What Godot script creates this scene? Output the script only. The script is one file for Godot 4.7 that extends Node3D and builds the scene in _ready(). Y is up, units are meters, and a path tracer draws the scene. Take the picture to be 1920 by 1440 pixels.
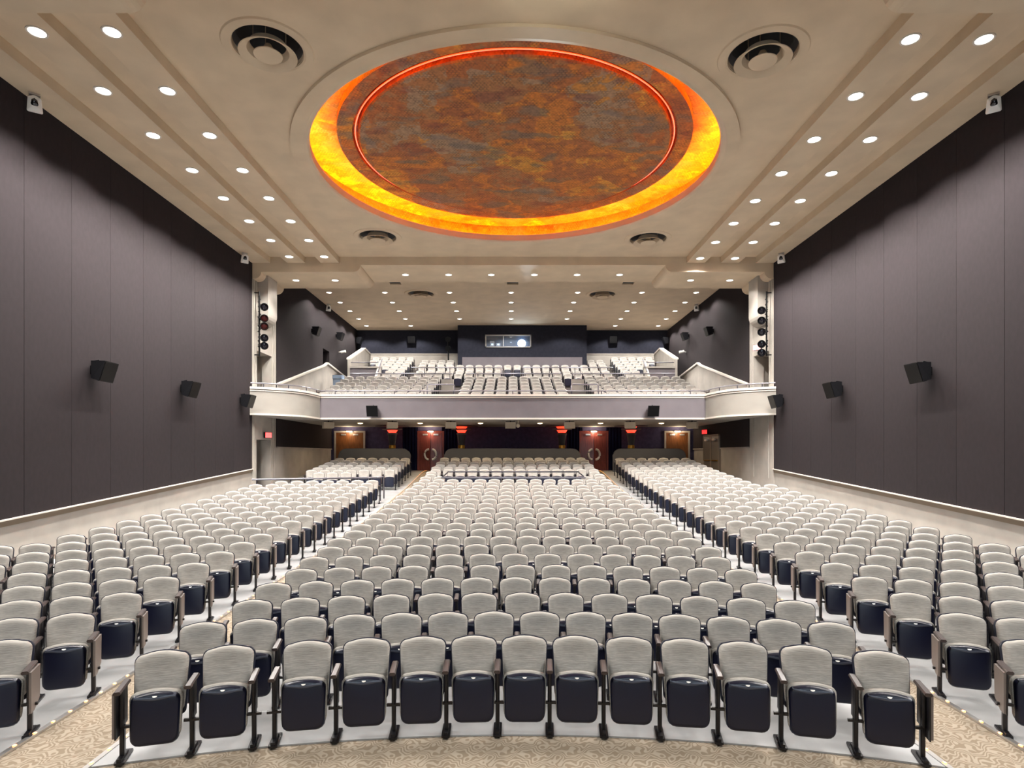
extends Node3D
# A large cinema auditorium seen from the stage: raked stalls, balcony, coffered ceiling with a lit dome.
# World: y up, metres, the house runs along -z. "depth" d in the tables below means -z.

const EYE := Vector3(-0.06, 2.87, 0.0)
const ROW_CENTRE := 5.8        # the seat rows are arcs round (x 0, z +5.8)
const ROW_FIRST := 12.12       # radius of the front row's legs
const ROW_STEP := 0.9
const RISE := [[-8.0, -0.06], [-2.0, -0.04], [0.0, 0.008], [2.0, 0.061], [4.0, 0.121], [6.0, 0.203], [8.0, 0.284], [10.0, 0.366], [12.0, 0.456], [14.0, 0.578], [16.0, 0.696], [18.0, 0.826], [20.0, 0.973], [22.0, 1.132], [24.0, 1.297], [26.0, 1.49], [28.0, 1.70], [30.0, 1.90], [31.0, 1.96], [60.0, 1.97]]
const DOME_X := 0.03
const DOME_D := 17.55
const CEIL := 10.97            # main ceiling
const STRIP := 10.72           # underside of the ceiling strips

const VENTS := [[-4.9, CEIL, 12.2, "round ceiling diffuser at the near corner above the left seats"], [5.02, CEIL, 12.4, "round ceiling diffuser at the near corner above the right seats"], [-5.02, CEIL, 22.75, "round ceiling diffuser left of the dome, by the beam"], [5.06, CEIL, 23.0, "round ceiling diffuser right of the dome, by the beam"], [-4.86, 11.41, 32.5, "round ceiling diffuser over the balcony, left of the projector"], [4.77, 11.41, 32.6, "round ceiling diffuser over the balcony, right of the projector"]]

var M := {}
var taken := {}

# ---------------------------------------------------------------- naming
func numbered(called: String) -> String:
	var n: int = taken.get(called, 0)
	taken[called] = n + 1
	return called if n == 0 else "%s_%03d" % [called, n]

func tag(o: Node, label: String, category: String, group := "") -> Node:
	o.set_meta("label", label)
	o.set_meta("category", category)
	if group: o.set_meta("group", group)
	return o

func thing(called: String, label: String, category: String, at := Vector3.ZERO, turn := 0.0, group := "") -> Node3D:
	var o := Node3D.new()
	o.name = numbered(called)
	add_child(o)
	o.position = at
	o.rotation.y = turn
	tag(o, label, category, group)
	return o

func setting(called: String, label := "") -> Node3D:
	var o := Node3D.new()
	o.name = called
	add_child(o)
	o.set_meta("kind", "structure")
	if label: o.set_meta("label", label)
	return o

func part(called: String, s, m: Material, parent: Node) -> MeshInstance3D:
	var o := MeshInstance3D.new()
	o.name = called
	if s is SurfaceTool:
		s.generate_normals()
		o.mesh = s.commit()
	else:
		o.mesh = s
	o.material_override = m
	parent.add_child(o, true)
	return o

func ordinal(n: int) -> String:
	var words := ["first", "second", "third", "fourth", "fifth", "sixth", "seventh", "eighth", "ninth", "tenth", "eleventh", "twelfth", "thirteenth", "fourteenth", "fifteenth", "sixteenth", "seventeenth", "eighteenth", "nineteenth", "twentieth", "twenty-first", "twenty-second", "twenty-third", "twenty-fourth", "twenty-fifth"]
	return words[n]

# ---------------------------------------------------------------- shapes
func mb() -> SurfaceTool:
	var s := SurfaceTool.new()
	s.begin(Mesh.PRIMITIVE_TRIANGLES)
	s.set_smooth_group(-1)
	return s

func tri(s: SurfaceTool, a: Vector3, b: Vector3, c: Vector3) -> void:
	s.add_vertex(a); s.add_vertex(b); s.add_vertex(c)

func quad(s: SurfaceTool, a: Vector3, b: Vector3, c: Vector3, d: Vector3) -> void:
	tri(s, a, b, c); tri(s, a, c, d)

# closed box between two corners, under a transform
func bx(s: SurfaceTool, lo: Vector3, hi: Vector3, t := Transform3D()) -> void:
	var v := []
	for i in 8: v.append(t * Vector3(hi.x if i & 1 else lo.x, hi.y if i & 2 else lo.y, hi.z if i & 4 else lo.z))
	for q in [[0, 2, 3, 1], [4, 5, 7, 6], [0, 4, 6, 2], [1, 3, 7, 5], [2, 6, 7, 3], [0, 1, 5, 4]]:
		quad(s, v[q[0]], v[q[1]], v[q[2]], v[q[3]])

# a planar polygon swept along a vector, closed
func ext(s: SurfaceTool, pts: Array, along: Vector3) -> void:
	var n := Vector3.ZERO
	for i in pts.size(): n += (pts[i] as Vector3).cross(pts[(i + 1) % pts.size()])
	n = n.normalized()
	var ux := (pts[1] - pts[0] as Vector3).normalized()
	var uy := n.cross(ux)
	var flat := PackedVector2Array()
	for p in pts: flat.append(Vector2(ux.dot(p), uy.dot(p)))
	var t := Geometry2D.triangulate_polygon(flat)
	var out := n.dot(along) > 0.0
	for i in range(0, t.size(), 3):
		var a: Vector3 = pts[t[i]]
		var b: Vector3 = pts[t[i + 1]]
		var c: Vector3 = pts[t[i + 2]]
		if ((b - a).cross(c - a).dot(along) > 0.0):
			tri(s, a, b, c); tri(s, a + along, c + along, b + along)
		else:
			tri(s, a, c, b); tri(s, a + along, b + along, c + along)
	for i in pts.size():
		var a: Vector3 = pts[i]
		var b: Vector3 = pts[(i + 1) % pts.size()]
		if out: quad(s, a, a + along, b + along, b)
		else: quad(s, a, b, b + along, a + along)

# box with its edges along one axis (0 x, 1 y, 2 z) cut by c
func cbx(s: SurfaceTool, at: Vector3, size: Vector3, c: float, axis := 2, t := Transform3D()) -> void:
	var h := size / 2.0
	var a := [h.y, h.z, h.x][axis] as float
	var b := [h.z, h.x, h.y][axis] as float
	var l := h[axis]
	var pts := []
	for p in [[a, b - c], [a - c, b], [-a + c, b], [-a, b - c], [-a, -b + c], [-a + c, -b], [a - c, -b], [a, -b + c]]:
		var v := Vector3.ZERO
		v[axis] = -l
		v[(axis + 1) % 3] = p[0]
		v[(axis + 2) % 3] = p[1]
		pts.append(t * (at + v))
	var dir := Vector3.ZERO
	dir[axis] = 2.0 * l
	ext(s, pts, t.basis * dir)

func tube(s: SurfaceTool, pts: Array, r: float, sides := 8, closed := false) -> void:
	var rings := []
	var n := pts.size()
	for i in n:
		var before: Vector3 = pts[(i - 1 + n) % n] if closed else pts[maxi(i - 1, 0)]
		var after: Vector3 = pts[(i + 1) % n] if closed else pts[mini(i + 1, n - 1)]
		var dir := (after - before).normalized()
		var side := dir.cross(Vector3.UP if absf(dir.y) < 0.95 else Vector3.RIGHT).normalized()
		var up := side.cross(dir)
		var ring := []
		for k in sides:
			var a := TAU * k / sides
			ring.append(pts[i] + (side * cos(a) + up * sin(a)) * r)
		rings.append(ring)
	s.set_smooth_group(1)
	for i in (n if closed else n - 1):
		for k in sides:
			var j := (i + 1) % n
			quad(s, rings[i][k], rings[i][(k + 1) % sides], rings[j][(k + 1) % sides], rings[j][k])
	s.set_smooth_group(-1)
	if not closed:
		for k in range(1, sides - 1):
			tri(s, rings[0][0], rings[0][k + 1], rings[0][k])
			tri(s, rings[n - 1][0], rings[n - 1][k], rings[n - 1][k + 1])

# profile points are (radius, height); turned round the y axis of t
func lathe(s: SurfaceTool, profile: Array, segs: int, t := Transform3D(), soft := false) -> void:
	for i in profile.size() - 1:
		s.set_smooth_group(1 if soft else i + 1)
		for k in segs:
			var a := TAU * k / segs
			var b := TAU * (k + 1) / segs
			var p: Vector2 = profile[i]
			var q: Vector2 = profile[i + 1]
			var p0 := t * Vector3(p.x * cos(a), p.y, p.x * sin(a))
			var p1 := t * Vector3(p.x * cos(b), p.y, p.x * sin(b))
			var q0 := t * Vector3(q.x * cos(a), q.y, q.x * sin(a))
			var q1 := t * Vector3(q.x * cos(b), q.y, q.x * sin(b))
			if p.x > 1e-5: tri(s, p0, q0, p1)
			if q.x > 1e-5: tri(s, p1, q0, q1)
	s.set_smooth_group(-1)

# padded shape: outline in x/y, rings of [scale, z]; the first ring closes the back
func pillow(s: SurfaceTool, outline: PackedVector2Array, rings: Array, t := Transform3D()) -> void:
	var mid := Vector2.ZERO
	for p in outline: mid += p / outline.size()
	var n := outline.size()
	s.set_smooth_group(1)
	var loops := []
	for ring in rings:
		var loop := []
		for p in outline:
			var q: Vector2 = mid + (p - mid) * (ring[0] as float)
			loop.append(t * Vector3(q.x, q.y, ring[1]))
		loops.append(loop)
	for i in loops.size() - 1:
		for k in n: quad(s, loops[i][k], loops[i + 1][k], loops[i + 1][(k + 1) % n], loops[i][(k + 1) % n])
	var top := t * Vector3(mid.x, mid.y, rings[-1][1])
	for k in n: tri(s, top, loops[-1][(k + 1) % n], loops[-1][k])
	s.set_smooth_group(-1)
	var base := t * Vector3(mid.x, mid.y, rings[0][1])
	for k in n: tri(s, base, loops[0][k], loops[0][(k + 1) % n])

# rounded outline: bottom and top half-widths, heights, top arch, corner radii
func seat_outline(wb: float, wt: float, y0: float, y1: float, arch: float, rb: float, rt: float) -> PackedVector2Array:
	var p := PackedVector2Array()
	var steps := 4
	for i in steps + 1:
		var a := -PI / 2 + PI / 2 * i / steps
		p.append(Vector2(wb - rb + rb * cos(a), y0 + rb + rb * sin(a)))
	for i in steps + 1:
		var a := PI / 2 * i / steps
		p.append(Vector2(wt - rt + rt * cos(a), y1 - arch - rt + rt * sin(a)))
	for i in range(1, 6):
		var u := 1.0 - 2.0 * i / 6.0
		p.append(Vector2((wt - rt) * u, y1 - arch * u * u))
	for i in steps + 1:
		var a := PI / 2 + PI / 2 * i / steps
		p.append(Vector2(-wt + rt + rt * cos(a), y1 - arch - rt + rt * sin(a)))
	for i in steps + 1:
		var a := PI + PI / 2 * i / steps
		p.append(Vector2(-wb + rb + rb * cos(a), y0 + rb + rb * sin(a)))
	return p

# ---------------------------------------------------------------- materials
func mat(called: String, srgb: Color, rough := 0.8, metal := 0.0, spec := 0.5) -> StandardMaterial3D:
	var m := StandardMaterial3D.new()
	m.resource_name = called
	m.albedo_color = srgb
	m.roughness = rough
	m.metallic = metal
	m.metallic_specular = spec
	M[called] = m
	return m

func glow(called: String, srgb: Color, energy: float) -> StandardMaterial3D:
	var m := mat(called, Color(0.9, 0.9, 0.9), 0.5)
	m.emission_enabled = true
	m.emission = srgb
	m.emission_energy_multiplier = energy
	return m

func textured(m: StandardMaterial3D, t: Texture2D, scale: Vector3, world := true) -> void:
	m.albedo_texture = t
	m.uv1_triplanar = true
	m.uv1_world_triplanar = world
	m.uv1_scale = scale
	m.uv1_triplanar_sharpness = 4.0

func picture(w: int, h: int, f: Callable) -> ImageTexture:
	var bytes := PackedByteArray()
	bytes.resize(w * h * 3)
	var at := 0
	for y in h:
		for x in w:
			var c: Color = f.call(x, y)
			bytes[at] = clampi(int(c.r * 255.0), 0, 255)
			bytes[at + 1] = clampi(int(c.g * 255.0), 0, 255)
			bytes[at + 2] = clampi(int(c.b * 255.0), 0, 255)
			at += 3
	return ImageTexture.create_from_image(Image.create_from_data(w, h, false, Image.FORMAT_RGB8, bytes))

func grain(freq: float, salt: int, low: float, octaves := 4, size := 256) -> NoiseTexture2D:
	var t := NoiseTexture2D.new()
	t.width = size
	t.height = size
	t.seamless = true
	var n := FastNoiseLite.new()
	n.noise_type = FastNoiseLite.TYPE_SIMPLEX_SMOOTH
	n.seed = salt
	n.frequency = freq
	n.fractal_octaves = octaves
	t.noise = n
	var g := Gradient.new()
	g.set_color(0, Color(low, low, low))
	g.set_color(1, Color(1, 1, 1))
	t.color_ramp = g
	return t

func make_materials() -> void:
	# plaster and paint
	textured(mat("ceiling_paint", Color(0.88, 0.80, 0.69), 0.85), grain(0.012, 3, 0.93), Vector3.ONE * 0.22)
	textured(mat("cream_plaster", Color(0.70, 0.675, 0.64), 0.8), grain(0.012, 5, 0.9), Vector3.ONE * 0.3)
	textured(mat("balcony_cream", Color(0.615, 0.595, 0.565), 0.8), grain(0.012, 7, 0.93), Vector3.ONE * 0.3)
	textured(mat("grey_plaster", Color(0.455, 0.43, 0.45), 0.75), grain(0.015, 6, 0.93), Vector3.ONE * 0.25)
	mat("white_moulding", Color(0.88, 0.85, 0.81), 0.45)
	mat("shaded_moulding", Color(0.50, 0.44, 0.37), 0.6)  # taupe deepened to brown: the shade below the rail cap is painted in
	mat("taupe_paint", Color(0.58, 0.53, 0.48), 0.7)
	# dark acoustic cloth on the walls
	for i in 3:
		var tone: float = [0.190, 0.195, 0.199][i]
		textured(mat("wall_cloth_%d" % i, Color(tone, tone * 0.895, tone * 0.935), 0.95, 0.0, 0.25), grain(0.05, 11 + i, 0.94, 5), Vector3(0.6, 0.3, 0.6))
	textured(mat("navy_cloth", Color(0.35, 0.335, 0.46), 0.95, 0.0, 0.2), grain(0.03, 21, 0.85), Vector3.ONE * 0.5)
	textured(mat("slate_cloth", Color(0.195, 0.20, 0.24), 0.95, 0.0, 0.2), grain(0.03, 23, 0.9), Vector3.ONE * 0.5)
	mat("navy_curtain", Color(0.08, 0.10, 0.20), 0.95, 0.0, 0.2)
	# floors
	textured(mat("concrete", Color(0.72, 0.725, 0.73), 0.42, 0.0, 0.4), grain(0.01, 31, 0.88, 5), Vector3.ONE * 0.35)
	var ph := []
	var rng := RandomNumberGenerator.new()
	rng.seed = 7
	for i in 14: ph.append(rng.randf() * TAU)
	var carpet := func(x: int, y: int) -> Color:
		var u := TAU * x / 512.0
		var v := TAU * y / 512.0
		var a: float = sin(2 * u + v + ph[0]) + sin(3 * v - u + ph[1]) * 0.9 + sin(5 * u + 2 * v + ph[2]) * 0.55 + sin(4 * v + 3 * u + ph[3]) * 0.6
		var b: float = sin(3 * u - 2 * v + ph[4]) + sin(2 * v + 2 * u + ph[5]) * 0.8 + sin(6 * v - 3 * u + ph[6]) * 0.4 + sin(7 * u + 5 * v + ph[7]) * 0.35
		var w: float = sin(9 * u + 4 * v + ph[8] + a) * 0.3
		var stripe := sin(11.0 * v + 3.1 * a + 2.4 * b + w * 2.0)
		var m := smoothstep(-0.25, 0.25, stripe)
		return Color(0.565, 0.515, 0.45).lerp(Color(0.675, 0.63, 0.565), m)
	textured(mat("carpet", Color(1, 1, 1), 1.0, 0.0, 0.1), picture(512, 512, carpet), Vector3(1.55, 1.55, 1.25))
	mat("step_carpet", Color(0.43, 0.41, 0.40), 0.95, 0.0, 0.2)
	mat("stage_wood", Color(0.22, 0.17, 0.13), 0.6)
	# seats
	var nz := FastNoiseLite.new()
	nz.seed = 4
	nz.frequency = 1.0
	nz.fractal_octaves = 2
	var weave := func(x: int, y: int) -> Color:
		var u := TAU * x / 256.0
		var p := Vector3(cos(u) * 0.55, sin(u) * 0.55, y * 0.35)
		var v := 0.90 + 0.15 * nz.get_noise_3dv(p) + 0.08 * nz.get_noise_3dv(p * Vector3(3, 3, 2.3) + Vector3(9, 1, 4))
		return Color(v, v * 0.995, v * 0.985)
	var weave_map := picture(256, 256, weave)
	textured(mat("seat_fabric", Color(0.765, 0.75, 0.73), 0.92, 0.0, 0.25), weave_map, Vector3(1.6, 1.6, 1.6), false)
	mat("seat_shell", Color(0.095, 0.10, 0.175), 0.38)
	mat("seat_pan", Color(0.048, 0.063, 0.155), 0.33)
	mat("grip_highlight", Color(0.30, 0.315, 0.37), 0.3)  # lighter than the navy pan: a reflected highlight painted onto the lip
	mat("seat_metal", Color(0.10, 0.095, 0.11), 0.32, 0.2)
	mat("arm_wood", Color(0.23, 0.185, 0.18), 0.35)
	mat("end_panel_paint", Color(0.47, 0.43, 0.41), 0.4)
	mat("plate_white", Color(0.93, 0.92, 0.9), 0.3)
	# metal and small things
	mat("black_plastic", Color(0.055, 0.058, 0.075), 0.5)
	mat("black_metal", Color(0.05, 0.05, 0.06), 0.4, 0.4)
	mat("rail_steel", Color(0.50, 0.49, 0.52), 0.3, 0.7)
	mat("dark_rail", Color(0.24, 0.23, 0.27), 0.35, 0.4)
	mat("aluminium", Color(0.78, 0.77, 0.76), 0.3, 0.8)
	mat("brass", Color(0.78, 0.58, 0.24), 0.3, 0.9)
	mat("duct_metal", Color(0.60, 0.61, 0.62), 0.45, 0.7)
	mat("speaker_cream", Color(0.79, 0.73, 0.64), 0.6)
	mat("lens_glass", Color(0.10, 0.09, 0.12), 0.08, 0.3, 0.8)
	mat("gel_red", Color(0.22, 0.055, 0.045), 0.2)
	mat("partition_grey", Color(0.29, 0.29, 0.305), 0.6)
	mat("bin_blue", Color(0.62, 0.70, 0.80), 0.5)
	mat("door_grey", Color(0.45, 0.42, 0.39), 0.5)
	textured(mat("door_wood", Color(0.53, 0.25, 0.22), 0.35), grain(0.02, 41, 0.72, 5), Vector3(3.0, 0.35, 3.0))
	textured(mat("oak_door", Color(0.54, 0.33, 0.17), 0.4), grain(0.02, 43, 0.68, 5), Vector3(3.0, 0.3, 3.0))
	var pane := mat("booth_glass", Color(0.75, 0.85, 1.0, 0.12), 0.05)
	pane.transparency = BaseMaterial3D.TRANSPARENCY_ALPHA
	# glowing things
	glow("lamp_white", Color(1.0, 0.97, 0.93), 9.0)
	glow("lamp_warm", Color(1.0, 0.87, 0.66), 8.0)
	glow("cove_tube_glow", Color(1.0, 0.70, 0.12), 100.0)
	glow("slot_tube_glow", Color(1.0, 0.22, 0.03), 3.0)
	glow("capital_glow", Color(1.0, 0.2, 0.09), 1.8)
	glow("exit_red", Color(1.0, 0.02, 0.07), 1.6)
	glow("led_amber", Color(1.0, 0.62, 0.18), 2.6)
	glow("projector_beam_glow", Color(0.86, 0.94, 1.0), 60.0)
	glow("booth_lamp", Color(0.75, 0.88, 1.0), 2.0)
	# tiled dome: patches of gilt, copper, brown and grey with a fine scale pattern
	var patch := FastNoiseLite.new()
	patch.seed = 12
	patch.noise_type = FastNoiseLite.TYPE_CELLULAR
	patch.cellular_return_type = FastNoiseLite.RETURN_CELL_VALUE
	patch.cellular_distance_function = FastNoiseLite.DISTANCE_MANHATTAN
	patch.domain_warp_enabled = true
	patch.domain_warp_amplitude = 26.0
	patch.domain_warp_frequency = 0.02
	patch.frequency = 0.0085
	var blot := FastNoiseLite.new()
	blot.seed = 5
	blot.frequency = 0.007
	blot.fractal_octaves = 5
	var fine := FastNoiseLite.new()
	fine.seed = 8
	fine.frequency = 0.09
	fine.fractal_octaves = 3
	var tones := [Color(0.78, 0.53, 0.15), Color(0.82, 0.58, 0.19), Color(0.77, 0.47, 0.14), Color(0.66, 0.39, 0.17), Color(0.64, 0.44, 0.25), Color(0.63, 0.51, 0.39), Color(0.75, 0.51, 0.19)]
	var mosaic := func(x: int, y: int) -> Color:
		var v := patch.get_noise_2d(x, y) * 0.5 + 0.5
		var c: Color = tones[clampi(int(v * 7.0), 0, 6)]
		var b := blot.get_noise_2d(x * 0.8, y * 1.6)
		c = c.lerp(Color(0.44, 0.40, 0.38), smoothstep(0.16, 0.42, b) * 0.65)
		c = c.lerp(Color(0.43, 0.20, 0.16), smoothstep(0.22, 0.5, -b) * 0.45)
		var row := int(floor(y / 6.0))
		var fx := fposmod(x + (3.0 if row % 2 else 0.0), 7.0) - 3.5
		var fy := fposmod(float(y), 6.0) - 3.0
		var edge := smoothstep(2.0, 3.4, sqrt(fx * fx + fy * fy))
		var f := 1.0 + 0.16 * fine.get_noise_2d(x, y) - 0.24 * edge * clampf(0.5 + fine.get_noise_2d(x * 0.3 + 500, y * 0.3) * 1.6, 0.0, 1.0)
		return Color(c.r * f, c.g * f, c.b * f)
	var dome := mat("dome_mosaic", Color(1, 1, 1), 0.5, 0.15)
	textured(dome, picture(1024, 1024, mosaic), Vector3.ONE * 0.08)
	dome.uv1_offset = Vector3(0.5, 0.0, 0.9)

# ---------------------------------------------------------------- lamps
func spot(parent: Node3D, energy: float, color: Color, angle: float, blend: float, size: float, at := Vector3.ZERO) -> void:
	var l := SpotLight3D.new()
	l.name = "lamp_light"
	l.light_energy = energy
	l.light_color = color
	l.spot_angle = angle
	l.spot_angle_attenuation = blend
	l.spot_range = 60.0
	l.spot_attenuation = 2.0
	l.light_size = size
	l.shadow_enabled = true
	parent.add_child(l)
	l.position = at
	l.rotation.x = -PI / 2

var lamp_ring: Mesh
var lamp_lens: Mesh
func downlight(at: Vector3, label: String, group: String, energy: float, warm := false, r := 0.13, angle := 70.0) -> void:
	if lamp_ring == null:
		var s := mb()
		lathe(s, [Vector2(1.28, 0.0), Vector2(1.25, -0.12), Vector2(1.02, -0.10), Vector2(1.0, 0.0)], 20)
		s.generate_normals()
		lamp_ring = s.commit()
		s = mb()
		lathe(s, [Vector2(1.0, -0.03), Vector2(0.7, -0.10), Vector2(0.0, -0.14)], 20, Transform3D(), true)
		s.generate_normals()
		lamp_lens = s.commit()
	var t := thing("downlight", label, "downlight", at, 0.0, group)
	var ring := part("trim_ring", lamp_ring, M.white_moulding, t)
	ring.scale = Vector3.ONE * r
	var lens := part("lamp_lens", lamp_lens, M.lamp_warm if warm else M.lamp_white, t)
	lens.scale = Vector3(r, r * (3.0 if warm else 1.0), r)
	spot(t, energy, Color(1.0, 0.9, 0.76) if warm else Color(1.0, 0.98, 0.955), angle, 0.3, r * 0.8, Vector3(0, -0.08 if warm else -0.05, 0))

# ---------------------------------------------------------------- the floor
func rise(k: float) -> float:
	for i in RISE.size() - 1:
		if k <= RISE[i + 1][0]:
			var a: Array = RISE[i]
			var b: Array = RISE[i + 1]
			return lerpf(a[1], b[1], clampf((k - a[0]) / (b[0] - a[0]), 0.0, 1.0))
	return RISE[-1][1]

func floor_at(x: float, d: float) -> float:
	var r := sqrt(x * x + (d + ROW_CENTRE) * (d + ROW_CENTRE))
	return rise((r - ROW_FIRST) / ROW_STEP)

func floor_grid(s: SurfaceTool, x0: float, x1: float, d0: float, d1: float, nx: int, nd: int, up := 0.0) -> void:
	s.set_smooth_group(1)
	for i in nx:
		for j in nd:
			var v := []
			for c in [[0, 0], [0, 1], [1, 1], [1, 0]]:
				var x := lerpf(x0, x1, float(i + c[0]) / nx)
				var d := lerpf(d0, d1, float(j + c[1]) / nd)
				v.append(Vector3(x, floor_at(x, d) + up, -d))
			quad(s, v[0], v[1], v[2], v[3])
	s.set_smooth_group(-1)

func arc_point(x: float, r: float, up := 0.0) -> Vector3:
	var d := -ROW_CENTRE + sqrt(r * r - x * x)
	return Vector3(x, floor_at(x, d) + up, -d)

func build_floor() -> void:
	var f := setting("floor", "raked floor of carpeted aisles and painted concrete under the seats")
	var s := mb()
	floor_grid(s, -4.88, 4.88, -9.0, 36.2, 24, 120)
	part("carpet", s, M.carpet, f)
	for side in [-1.0, 1.0]:
		s = mb()
		floor_grid(s, side * 4.88, side * 10.75, -9.0, 36.2, 16, 110)
		part("concrete_slab", s, M.concrete, f)
	s = mb()
	s.set_smooth_group(1)
	var rings := 52
	for j in rings:
		var r0 := lerpf(12.05, 39.4, float(j) / rings)
		var r1 := lerpf(12.05, 39.4, float(j + 1) / rings)
		for i in 20:
			var x0 := lerpf(-3.91, 3.91, i / 20.0)
			var x1 := lerpf(-3.91, 3.91, (i + 1) / 20.0)
			quad(s, arc_point(x0, r0, 0.016), arc_point(x0, r1, 0.016), arc_point(x1, r1, 0.016), arc_point(x1, r0, 0.016))
	s.set_smooth_group(-1)
	for i in 20:   # the slab's front edge
		var x0 := lerpf(-3.91, 3.91, i / 20.0)
		var x1 := lerpf(-3.91, 3.91, (i + 1) / 20.0)
		quad(s, arc_point(x0, 12.05, -0.02), arc_point(x0, 12.05, 0.016), arc_point(x1, 12.05, 0.016), arc_point(x1, 12.05, -0.02))
	part("concrete_slab", s, M.concrete, f)
	# stage behind the camera
	var st := setting("floor_stage", "wooden stage floor")
	s = mb()
	bx(s, Vector3(-10.75, -0.2, -2.4), Vector3(10.75, 1.15, 9.0))
	part("deck", s, M.stage_wood, st)

func aisle_strips() -> void:
	for a in [[-4.88, 4.6, 35.0, "outer", "left"], [-3.93, 5.3, 33.0, "inner", "left"], [3.93, 5.3, 33.0, "inner", "right"], [4.88, 4.6, 35.0, "outer", "right"]]:
		var x: float = a[0]
		var t := thing("aisle_light_strip", "thin metal strip with amber dots along %s edge of %s aisle" % [a[3], a[4]], "light strip", Vector3.ZERO, 0.0, "aisle light strips")
		var s := mb()
		var pts := []
		var n := 60
		for i in n + 1:
			var d := lerpf(a[1], a[2], float(i) / n)
			pts.append(Vector3(x, floor_at(x, d), -d))
		for i in n:
			var p: Vector3 = pts[i]
			var q: Vector3 = pts[i + 1]
			var w := Vector3(0.026, 0, 0)
			var h := Vector3(0, 0.024, 0)
			quad(s, p - w + h, p + w + h, q + w + h, q - w + h)
			quad(s, p - w, p - w + h, q - w + h, q - w)
			quad(s, p + w + h, p + w, q + w, q + w + h)
		part("rail", s, M.aluminium, t)
		s = mb()
		var d: float = a[1] + 0.1
		while d < a[2] - 0.1:
			var y := floor_at(x, d) + 0.024
			bx(s, Vector3(x - 0.011, y, -d - 0.016), Vector3(x + 0.011, y + 0.008, -d + 0.016))
			d += 0.25
		part("led_lights", s, M.led_amber, t).set_meta("kind", "stuff")

# ---------------------------------------------------------------- walls
func dado(d: float) -> float:
	return 2.28 - 0.0643 * (25.1 - d)

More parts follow.
